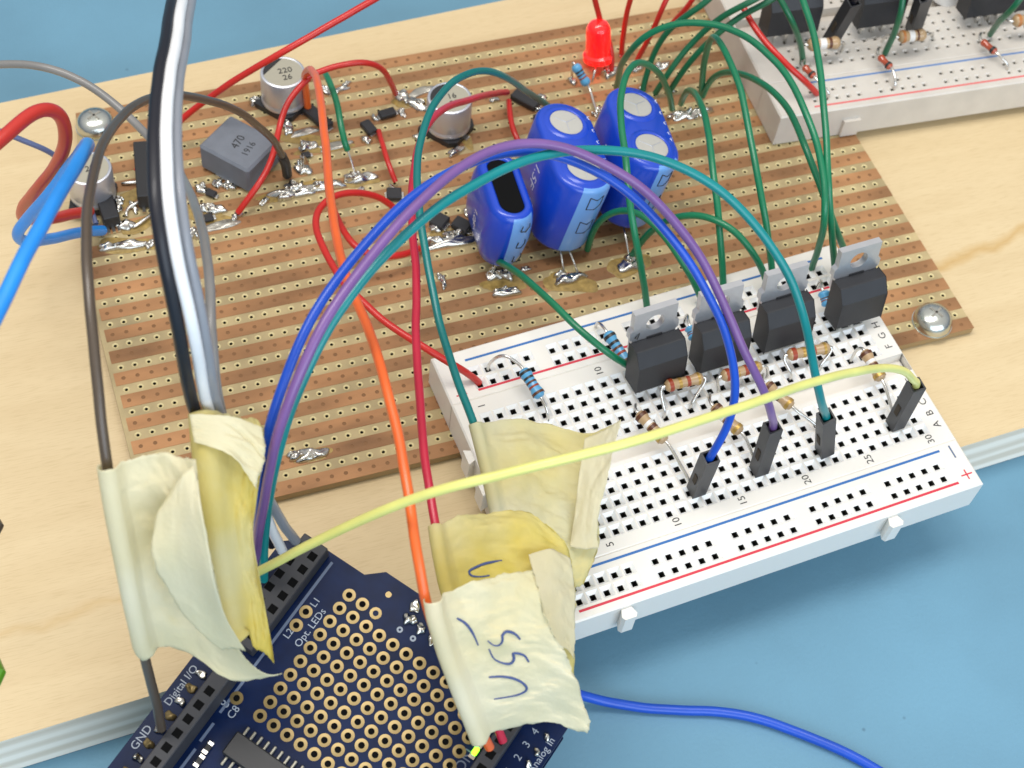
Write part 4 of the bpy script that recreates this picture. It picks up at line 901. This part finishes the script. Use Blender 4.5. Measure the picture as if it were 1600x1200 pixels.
wire('brown_wire', 'brown wire looping high over the left side and down into the shield', '447 266 .45; 440 245 1.0; 425 215 2.0; 395 188 3.2; 350 163 4.4; 300 149 5.3; 255 148 6.0; 215 162 6.6; 180 192 7.2; 155 235 7.7; 142 285 8.1; 135 345 8.3; 136 420 8.3; 142 500 8.1; 150 590 7.7; 158 660 7.3; 168 730 6.8; 185 830 6.0; 205 930 5.0; 222 1010 4.2; 236 1070 3.3; 252 1138 2.0', .071, W_brn, 6)
wire('light_blue_wire', 'thick light blue wire doubling back at the left picture edge', '160 360 .4; 120 364 1.2; 75 373 2.2; 38 378 3.0; 26 366 3.4; 42 345 3.8; 75 308 4.6; 108 262 5.4; 128 235 6.1; 137 224 6.9; 130 240 7.7; 112 270 8.2; 88 312 8.5; 62 360 8.7; 34 410 8.8; 8 462 8.8; -16 512 8.8', .10, W_lblue, 3, n=16)
wire('red_wire', 'thick red wire curling at the left picture edge', '-20 236 7.0; 15 208 7.0; 45 182 6.9; 70 168 6.8; 92 174 6.6; 102 200 6.2; 98 235 5.6; 82 270 4.8; 58 300 4.0; 38 322 3.2; 34 338 2.6; 60 343 1.8; 98 339 1.2; 140 330 .6', .108, W_rthick, 3, n=16)
wire('slate_blue_wire', 'thin slate blue wire under the red curl at the left edge', '-20 198 2.6; 15 210 2.4; 45 221 2.2; 78 236 1.9; 105 262 1.2; 125 290 .7; 150 350 .5', .055, W_slate, 5)
hs = [o for o in D.objects if o.name.startswith('brown_wire')][0]
m_ = MB(); m_.tube(path('440 243 1.05; 446 258 .7; 449 273 .3', 1), .1, M_blk, n=12); build('heat_shrink', m_, hs, smooth=True, angle=50)
# orange and crimson
wire('orange_wire', 'orange wire with its end pushed into the taped flag marked Vss', '481 168 .35; 479 140 .9; 477 118 1.6; 483 108 2.2; 494 120 2.9; 502 160 3.6; 509 220 4.2; 514 290 4.8; 521 350 5.2; 535 410 5.6; 556 470 5.8; 578 530 6.0; 600 600 6.1; 617 665; 629 725 6.0; 638 790 5.9; 649 850 5.7; 660 910 5.4; 668 945 5.1; 690 1010 4.5; 722 1085 3.6; 765 1168 2.3', .073, W_oran, 5)
wire('crimson_wire', 'crimson wire falling from a dark rectifier into a tape flag', '792 144 .5; 765 148 1.4; 730 157 2.2; 700 166 2.8; 676 184 3.3; 659 210 3.6; 649 250 3.8; 643 300 3.9; 644 360 4.0; 650 430; 652 500 4.1; 654 580; 659 660 4.3; 668 740 4.3; 681 815 4.2; 700 900 3.9; 740 1040 3.2; 786 1158 2.0', .068, W_crim, 5)
wire('dark_teal_wire', 'dark teal wire arching over a silver can down into the rearmost tape flag', '862 170 .5; 845 155 1.0; 818 139 2.0; 790 121 3.0; 760 112 3.6; 728 116 4.0; 698 134 4.3; 674 166 4.4; 659 205 4.5; 650 255 4.5; 652 310 4.5; 659 370 4.4; 671 430 4.2; 686 495 4.0; 704 560 3.7; 722 615 3.4; 742 665 3.1; 760 730 2.8; 778 800 2.6', .066, W_teal2, 5)
# red hook-up wires
GRD = 'red hook-up wires'
R = [
 ('long red wire crossing the blue mat to the left of the first silver can', '600 -10 3.4; 560 14 3.3; 500 48 3.1; 440 82 2.8; 395 108 2.4; 350 136 1.9; 315 160 1.4; 280 188 .9; 245 225 .6; 213 268 .35', .066),
 ('red jumper arching over the board behind the first silver can', '618 146 .32; 612 130 .8; 603 112 1.3; 585 101 1.7; 558 97 1.9; 530 104 1.8; 500 112 1.7; 480 121 1.6', .062),
 ('red wire beside the silver can running down to the grey inductor end', '483 122 1.5; 465 140 1.4; 450 160 1.3; 440 185 1.1; 434 210 1.0; 428 235 1.0; 418 262 .9; 402 290 .8; 388 310 .6; 372 332 .3', .062),
 ('short red jumper ending at the small diode under the arch', '592 205 .28; 597 222 .5; 603 245 .55; 610 265 .5; 618 284 .32', .055),
 ('red wire looping left and running down into the near breadboard rail', '620 330 .5; 605 315 .8; 582 306 1.1; 550 302 1.4; 520 307 1.6; 500 322 1.7; 491 347 1.8; 499 380 1.9; 515 412 2.0; 530 436 2.0; 565 472 2.0; 600 502; 640 528 1.9; 680 553 1.8; 715 575 1.5; 738 588 1.2; 748 598 .95', .066),
 ('red wire curving under the arch to the shiny chips', '520 322 .5; 528 345 .9; 542 372 1.0; 556 390 1.0; 580 399 .9; 607 401 .8; 637 394 .6; 662 386 .3', .066),
 ('short red jumper between the dark rectifier and the blue capacitor', '795 158 .4; 797 180 .6; 802 205 .6; 812 225 .5; 820 240 .3', .06),
 ('red wire standing up from the tip of the red LED', '926 -14 2.0; 931 5 1.7; 936 24 1.4; 938 34 1.2', .062),
 ('short red wire at the right foot of the red LED', '950 60 .9; 955 80 .7; 956 95 .5; 955 110 .3', .06),
 ('red wire rising straight right of the red LED', '990 -20 2.2; 985 0 1.9; 978 25 1.4; 973 50 .9; 971 84 .3', .058),
 ('red wire rising behind the green arches to the top edge', '1050 -20 2.2; 1040 2 2.0; 1026 34 1.5; 1014 60 1.0; 1000 84 .5; 995 96 .3', .058),
 ('rightmost red wire leaving through the top edge', '1090 -14 2.0; 1076 8 1.7; 1060 24 1.3; 1050 34 1.0; 1035 60 .6', .058),
 ('red wire following the end of the far breadboard', '1160 8 2.2; 1170 28 2.1; 1184 50 2.0; 1203 75 1.9; 1225 98 1.8; 1250 122 1.6; 1268 137 1.3; 1276 146 1.05', .066)]
for lb, sp, r in R: wire('red_wire', lb, sp, r, W_red, 4, GRD)
m_ = MB(); lump(m_, at(212, 266, .3), at(214, 272, .3), .1, .08, W_red, 4)
# green hook-up wires
GG = 'green hook-up wires'
G_ = [
 ('green wire leaving through the top edge just right of the red wires', '1120 -14 2.6; 1103 4 2.4; 1072 26 2.0; 1040 53 1.5; 1020 84 1.0; 1008 122 .5; 1004 142 .25', W_green2),
 ('green wire passing in front of the far breadboard corner to the capacitors', '1195 -10 2.8; 1175 2 2.7; 1128 26 2.2; 1096 53 1.7; 1063 88 1.2; 1036 125 .7; 1024 146 .3', W_green2),
 ('green wire crossing the far breadboard corner, lowest of the slanted ones', '1225 -12 2.8; 1207 -1 2.7; 1163 22 2.3; 1120 54 1.8; 1082 92 1.2; 1060 120 .7; 1047 142 .3', W_green2),
 ('longest green arch from the capacitors over the far breadboard corner to the near rail', '963 136 .4; 966 115 1.2; 973 95 2.0; 991 70 2.7; 1025 46 3.2; 1067 36 3.5; 1112 37 3.7; 1150 49 3.8; 1187 73 3.9; 1220 106 3.9; 1243 143 3.9; 1262 186 3.8; 1277 230 3.6; 1286 270; 1290 330 3.0; 1283 372 2.2; 1268 420 1.1', W_green),
 ('green arch starting at the solder line and ending behind the rightmost transistor', '1098 150 .4; 1106 132 .9; 1118 118 1.4; 1136 112 1.9; 1164 116 2.4; 1202 138 2.9; 1235 178 3.1; 1257 230 3.2; 1276 275; 1292 320 2.7; 1308 360 2.2; 1321 394 1.5', W_green),
 ('green wire falling from the top edge to the left side of the rightmost transistor', '1245 -30 4.4; 1255 2 4.3; 1268 42 4.2; 1279 93; 1285 157 3.9; 1290 225 3.6; 1295 295 3.2; 1300 360 2.4; 1307 440 1.1', W_green),
 ('green wire with a sharp peak dropping to the third transistor', '1096 150 .3; 1097 125 1.0; 1102 90 1.9; 1108 66 2.6; 1113 57 3.0; 1121 61 3.3; 1131 76 3.4; 1146 110 3.4; 1160 155 3.3; 1172 212 3.1; 1185 275 2.8; 1195 340 2.3; 1202 395 1.7; 1209 445 1.1', W_green),
 ('green wire peaking lower and dropping behind the second transistor', '1064 162 .35; 1068 150 1.0; 1076 141 1.6; 1084 143 2.1; 1094 162 2.6; 1107 207 2.8; 1115 262 2.7; 1121 320 2.4; 1126 380 1.9; 1131 458 1.0', W_green),
 ('green wire crossing the rear blue capacitor down to the leftmost transistor', '1050 170 .35; 1044 145 1.2; 1034 121 2.0; 1019 104 2.6; 1001 97 3.0; 984 106 3.3; 973 133 3.5; 970 175 3.6; 974 225 3.5; 980 270 3.4; 987 340 3.0; 999 402 2.3; 1012 486 1.1', W_green),
 ('green wire rising between the blue capacitors and ending behind the leftmost tab', '918 390 .3; 926 364 .9; 938 343 1.3; 957 330 1.7; 980 327 2.0; 1005 338 2.2; 1033 362 2.2; 1062 402 2.0; 1086 442 1.6; 1103 484 1.0', W_green),
 ('green arch from the round solder blob to the second tab', '986 402 .25; 997 385 .6; 1015 363 1.1; 1035 347 1.5; 1057 338 1.9; 1082 335 2.1; 1112 340 2.3; 1141 354 2.3; 1170 386 2.1; 1190 422 1.6; 1205 460 1.0', W_green),
 ('green wire slanting from the black topped capacitor to the near breadboard', '768 400 .3; 784 411 .9; 805 424 1.4; 838 450 1.8; 875 482 2.0; 912 519 2.0; 948 548 1.8; 975 566 1.5; 990 578 1.1', W_green),
 ('short green jumper with a bare tip right of the first silver can', '509 116 .9; 517 130 1.1; 525 150 1.1; 530 175 1.0; 534 205 .9; 540 228 .7; 543 234 .6', W_green),
 ('green wire in front of the leftmost transistor of the far breadboard', '1208 -20 2.9; 1222 4 2.8; 1238 34 2.5; 1248 62 1.9; 1254 84 1.4; 1254 99 1.05', W_green2),
 ('green wire beside the middle resistor of the far breadboard', '1412 -20 2.8; 1411 6 2.6; 1402 38 2.1; 1392 62 1.5; 1383 83 1.05', W_green2),
 ('green wire near the right picture edge on the far breadboard', '1606 -20 3.0; 1590 4 2.8; 1570 26 2.3; 1556 40 1.6; 1547 54 1.1', W_green2)]
for lb, sp, m in G_: wire('green_wire', lb, sp, .066, m, 4, GG)
m_ = MB(); m_.tube(path('542 232 .62; 548 248 .5; 556 276 .22', 1), .02, M_lead, n=8); tag(build('bare_wire_tip', m_), 'thin bare wire tip below the short green jumper', 'wire tip')
wire('blue_wire', 'blue wire lying loose on the blue mat at the lower right', '850 1072 -.2; 880 1080 -.6; 916 1091 -.9; 970 1101 -1.05; 1037 1109 -1.09; 1105 1112 -1.09; 1150 1117 -1.09; 1217 1134 -1.09; 1285 1160 -1.09; 1352 1190 -1.09; 1400 1222 -1.11', .088, W_blue, 5)
# black plugs leaning over the far breadboard
def fplug(label, a, ha, b, hb):
    A, B = fb(*a, ha), fb(*b, hb); t = thing('plug_lead', label, 'plug', B, 'black plugs on the far breadboard'); plug(t, A, B, .13)
    m_ = MB(); u = (A - B).normalized(); m_.tube(smoothp(resample(catmull([A - u * .1, A + u * .5, A + u * 1.2 + Vector((.2, .4, .1))]), .08), 3), .07, W_blk); build('insulation', m_, t, smooth=True)
fplug('black plug leaning left of the middle transistor on the far breadboard', (1334, 2), 1.5, (1296, 66), .05)
fplug('black plug standing behind the middle tan resistor', (1444, -6), 1.7, (1426, 48), .05)
m_ = MB(); m_.lathe([(.3, 0), (.3, .5), (.26, .56), (.01, .58)], M_bwh, Matrix.Translation(fb(1476, -4, .0)), n=28); tag(build('round_button', m_), 'small white round part at the top edge between black plugs', 'button')
# things cut by the left picture edge
m_ = MB(); m_.tube([at(-22, 800, 3), at(-8, 822, 3.2), at(-24, 850, 3)], .13, W_brn, n=12); tag(build('brown_cable', m_), 'brown cable just touching the left picture edge', 'cable')
m_ = MB(); m_.tube([at(-30, 1010, 3), at(-10, 1052, 3.2), at(-32, 1095, 3)], .17, ins('wire_leaf_green', (.10, .28, .01)), n=12); tag(build('green_cable', m_), 'bright green cable just touching the left picture edge', 'cable')

# ================================================================== TAPE FLAGS
def tape_flag(label, rows_, m, r=.105, wrap=True, seed=1, jag=.02, back=None, nr=80, nc=34, parent=None):
    """rows_: top to bottom, each a list of 'x y z' points from the wire outwards; the strip wraps round the wire first"""
    rnd = random.Random(seed); rows = [[at(*[float(a) for a in s.split()]) for s in r_.split(';')] for r_ in rows_]
    ncol = len(rows[0]); colc = [catmull([rw[j] for rw in rows], 14) for j in range(ncol)]; colc = [resample(c, 1e-9 + sum((a - b).length for a, b in zip(c, c[1:])) / nr) for c in colc]
    n_ = min(len(c) for c in colc); grid = []
    for i in range(n_):
        ctr = [c[i] for c in colc]; fl = resample(catmull(ctr, 12), sum((a - b).length for a, b in zip(ctr, ctr[1:])) / nc)[:nc + 1]
        row = []
        if wrap:
            t = (colc[0][min(i + 1, n_ - 1)] - colc[0][max(i - 1, 0)]).normalized(); d = (ctr[1] - ctr[0]); d = (d - t * d.dot(t)).normalized(); nrm = d.cross(t)
            if nrm.dot(CAM - ctr[0]) < 0: nrm = -nrm
            for k in range(9): th = math.radians(-70 + 200 * k / 8); row.append(ctr[0] + (-d * math.cos(th) + nrm * math.sin(th)) * r)
            fl = [p for p in fl if (p - ctr[0]).length > r * 1.35]
            while len(fl) < nc: fl.append(fl[-1].copy())
            fl = fl[:nc]
        row += fl; grid.append(row)
    W = min(len(g) for g in grid); jr = [0]
    for i in range(n_): jr.append(jr[-1] * .5 + rnd.uniform(-1, 1) * jag)
    wv = 1 if not parent else .35
    for i in range(n_):                          # torn outer edge, small crumples
        for k in range(1, 4): grid[i][W - k] = grid[i][W - k] + (grid[i][W - 1] - grid[i][W - 5]).normalized() * jr[i] * (1 - (k - 1) / 3)
        for j in range(9 if wrap else 0, W):
            q = Vector((i * .11, j * .13, seed * 3.7)); e = min(1, (j - 8) / 5); grid[i][j].z += wv * e * (.10 * noise.noise(q) + .03 * (1 - abs(noise.noise(q * 2.3)) * 2) + .02 * noise.noise(q * 5))
    cr_ = [(rnd.uniform(.1, .9), rnd.uniform(.3, 1), rnd.uniform(-.7, .7), rnd.choice((-1, 1)) * rnd.uniform(.018, .045)) for _ in range(5)]
    for i in range(n_):                          # sharp creases running across the strip
        for j in range(12 if wrap else 2, W):
            u, v = i / n_, (j - 9) / W
            for (c0, c1, sl, am) in cr_: grid[i][j].z += am * max(0, 1 - abs(u - c0 - sl * (v - .5)) / .07) * min(1, max(0, v) * 4)
    for j in range(W): 
        q = rnd.uniform(-1, 1) * jag * .5
        for k in (0, n_ - 1): grid[k][j] = grid[k][j] + Vector((q * .4, q, 0))
    mb = MB(); mb.add([p for g in grid for p in g[:W]], [(i * W + j, i * W + j + 1, (i + 1) * W + j + 1, (i + 1) * W + j) for i in range(n_ - 1) for j in range(W - 1)], m)
    c0 = grid[n_ // 2][0].copy(); t = parent or thing('tape_flag', label, 'tape label', c0, 'masking tape flags round the wires')
    o = build('folded_layer' if parent else 'tape', mb, t, smooth=True); sm_ = o.modifiers.new('thick', 'SOLIDIFY'); sm_.thickness = .008; sm_.offset = 0
    bv = BVHTree.FromPolygons(mb.v, mb.f); return t, bv
def pen(t, bv, strokes, m=M_pen, r=.021):
    mb = MB()
    for s in strokes:
        P = [Vector((float(a.split()[0]), float(a.split()[1]), 0)) for a in s.split(';')]; P = resample(catmull(P, 8), 2.0); Q = []
        for p in P:
            h, nn_, _, _ = bv.ray_cast(CAM, ray(p.x, p.y))
            if h is not None: Q.append(h - ray(p.x, p.y) * .006)
        if len(Q) > 2: mb.tube(Q, r, m, n=6, taper=lambda u: .55 + .45 * math.sin(PI * min(1, u * 1.1 + .1)))
    if mb.v: build('pen_writing', mb, t, smooth=True)
# flag on the dark teal wire (rearmost)
t3, _ = tape_flag('pale tape flag on the dark teal wire, over the near breadboard left end', [
 '742 662 3.1; 790 656 2.9; 860 664 2.6; 920 678 2.6; 969 656 3.0', '752 700 2.95; 800 700 2.8; 865 705 2.5; 920 712 2.45; 955 705 2.7', '762 740 2.8; 805 750 2.7; 865 760 2.4; 915 765 2.3; 946 752 2.5',
 '772 785 2.65; 810 800 2.55; 865 810 2.3; 905 820 2.15; 934 808 2.2', '782 830 2.5; 815 850 2.4; 860 865 2.2; 900 870 2.0; 934 856 1.95', '795 880 2.3; 825 900 2.2; 860 915 2.0; 890 920 1.8; 912 912 1.7'], M_tape_m, seed=3, jag=.015)
# flag on the crimson wire
t4, bv = tape_flag('yellowish tape flag on the crimson wire, behind the flag marked Vss', [
 '680 822 4.2; 720 809 4.1; 775 798 4.0; 827 801 3.9; 852 822 3.8', '684 850 4.15; 725 838 4.05; 780 828 3.95; 840 830 3.8; 884 852 3.6', '690 882 4.05; 735 870 3.95; 790 862 3.8; 850 866 3.65; 894 892 3.4',
 '697 915 3.9; 740 905 3.8; 800 900 3.7; 860 905 3.5; 898 935 3.3', '712 960 3.7; 750 955 3.6; 810 950 3.5; 860 960 3.3; 895 985 3.1', '730 1010 3.4; 765 1005 3.35; 815 1005 3.25; 860 1015 3.1; 897 1042 2.8', '745 1060 3.1; 775 1058 3.0; 820 1060 2.9; 862 1070 2.75; 893 1085 2.6'], M_tape_y, seed=5, jag=.018)
pen(t4, bv, ['784 876; 770 878; 757 881; 742 887; 733 893; 736 899; 751 901; 765 899'], M_greyp if 0 else M_pen, r=.022)
# flag marked Vss on the orange wire
t, bv = tape_flag('creamy tape flag on the orange wire with pen letters Vss', [
 '676 936 5.3; 712 918 5.2; 755 905 5.15; 795 896 5.1; 832 891 5.1', '680 962 5.1; 716 950 5.0; 760 940 4.95; 805 935 4.9; 850 952 4.9', '688 990 4.85; 725 982 4.75; 770 978 4.7; 820 980 4.65; 862 988 4.6', '697 1020 4.55; 735 1015 4.45; 780 1012 4.4; 835 1015 4.35; 882 1022 4.3',
 '708 1050 4.25; 745 1048 4.15; 790 1046 4.1; 845 1050 4.05; 897 1060 3.95', '720 1082 3.9; 757 1080 3.8; 800 1080 3.75; 855 1084 3.7; 911 1096 3.55', '733 1115 3.55; 768 1112 3.45; 812 1110 3.4; 865 1112 3.35; 921 1130 3.2', '749 1156 3.05; 778 1142 3.0; 825 1134 3.1; 870 1131 3.15; 916 1150 2.95'], M_tape, r=.125, seed=8, jag=.02)
pen(t, bv, ['714 966; 726 973; 734 982; 742 996; 747 1008', '813 999; 804 990; 791 987; 785 993; 785 1001; 780 1008; 771 1008; 762 1001', '826 1034; 819 1024; 802 1021; 803 1030; 797 1037; 780 1034; 771 1028; 764 1014', '764 1058; 782 1057; 802 1060; 819 1069; 823 1077; 813 1084; 793 1089; 772 1092'])
# flag on the bundle
t2, _ = tape_flag('tape flag round the black white and grey bundle, half yellow, behind the brown wire flag', [
 '318 646 6.5; 350 648 6.4; 375 650 6.3; 398 656 6.2; 412 672 6.1', '322 690 6.35; 355 690 6.25; 385 692 6.15; 405 700 6.05; 411 712 6.0', '328 750 6.0; 358 750 5.95; 380 752 5.9; 396 756 5.8; 403 765 5.75', '334 810 5.6; 358 812 5.55; 378 815 5.5; 390 820 5.4; 395 828 5.35',
 '342 870 5.1; 362 872 5.05; 382 875 5.0; 395 880 4.9; 403 890 4.85', '352 930 4.6; 372 932 4.55; 390 935 4.45; 404 942 4.35; 414 950 4.3', '362 985 4.2; 380 990 4.1; 395 996 4.0; 410 1005 3.85; 425 1012 3.7', '372 1000 4.1; 385 1004 4.0; 396 1010 3.9; 410 1020 3.7; 428 1034 3.5'], M_tape_y, r=.2, seed=11, jag=.02)
# flag on the brown wire
t1, _ = tape_flag('large cream tape flag on the brown wire with a torn tip pointing right', [
 '168 728 6.95; 205 716 6.9; 245 711 6.9; 280 713 6.95; 306 722 7.05', '175 775 6.6; 212 768 6.5; 250 764 6.55; 285 770 6.75; 313 785 7.0', '185 830 6.15; 222 825 6.0; 258 822 6.0; 292 832 6.3; 325 850 6.6', '196 885 5.65; 232 882 5.5; 268 880 5.4; 302 890 5.6; 338 912 6.0',
 '207 940 5.1; 243 938 4.95; 280 938 4.8; 315 948 4.8; 352 972 5.0', '216 980 4.65; 252 978 4.5; 290 984 4.3; 330 998 4.2; 375 1018 4.3', '224 1012 4.25; 256 1006 4.1; 296 1018 3.9; 345 1048 3.7; 412 1056 3.7', '229 1018 4.15; 262 1010 4.0; 302 1026 3.8; 352 1060 3.6; 441 1055 3.6'], M_tape, r=.13, seed=2, jag=.02)

# folded second layers
L = lambda t, rows_, m, sd: tape_flag(None, rows_, m, wrap=False, seed=sd, jag=.012, nr=50, nc=24, parent=t)
L(t1, ['306 722 7.08; 292 736 7.04; 272 758 6.82', '314 790 6.98; 282 790 6.78; 246 808 6.48', '325 850 6.62; 282 850 6.38; 236 860 6.2', '337 915 6.05; 306 915 5.78; 264 925 5.5', '358 975 5.12; 332 975 4.98; 306 982 4.82', '384 1016 4.38; 366 1014 4.38; 348 1016 4.3'], M_tape, 21)
L(t2, ['296 647 6.75; 355 650 6.65; 410 668 6.4', '300 672 6.65; 358 684 6.55; 414 708 6.3', '303 688 6.6; 360 712 6.5; 400 762 6.15'], M_tape, 22)
L(t3, ['914 684 2.85; 944 672 2.95; 970 656 3.15', '905 740 2.65; 930 745 2.7; 948 751 2.75', '898 800 2.4; 918 806 2.45; 935 809 2.45', '890 855 2.2; 912 858 2.2; 935 857 2.2'], M_tape_g, 23)
L(t4, ['826 866 3.95; 860 858 3.85; 890 872 3.65', '836 905 3.8; 868 905 3.7; 898 918 3.5', '850 955 3.6; 876 958 3.5; 898 968 3.35', '866 1010 3.3; 884 1014 3.2; 897 1030 3.1'], M_tape_g, 24)
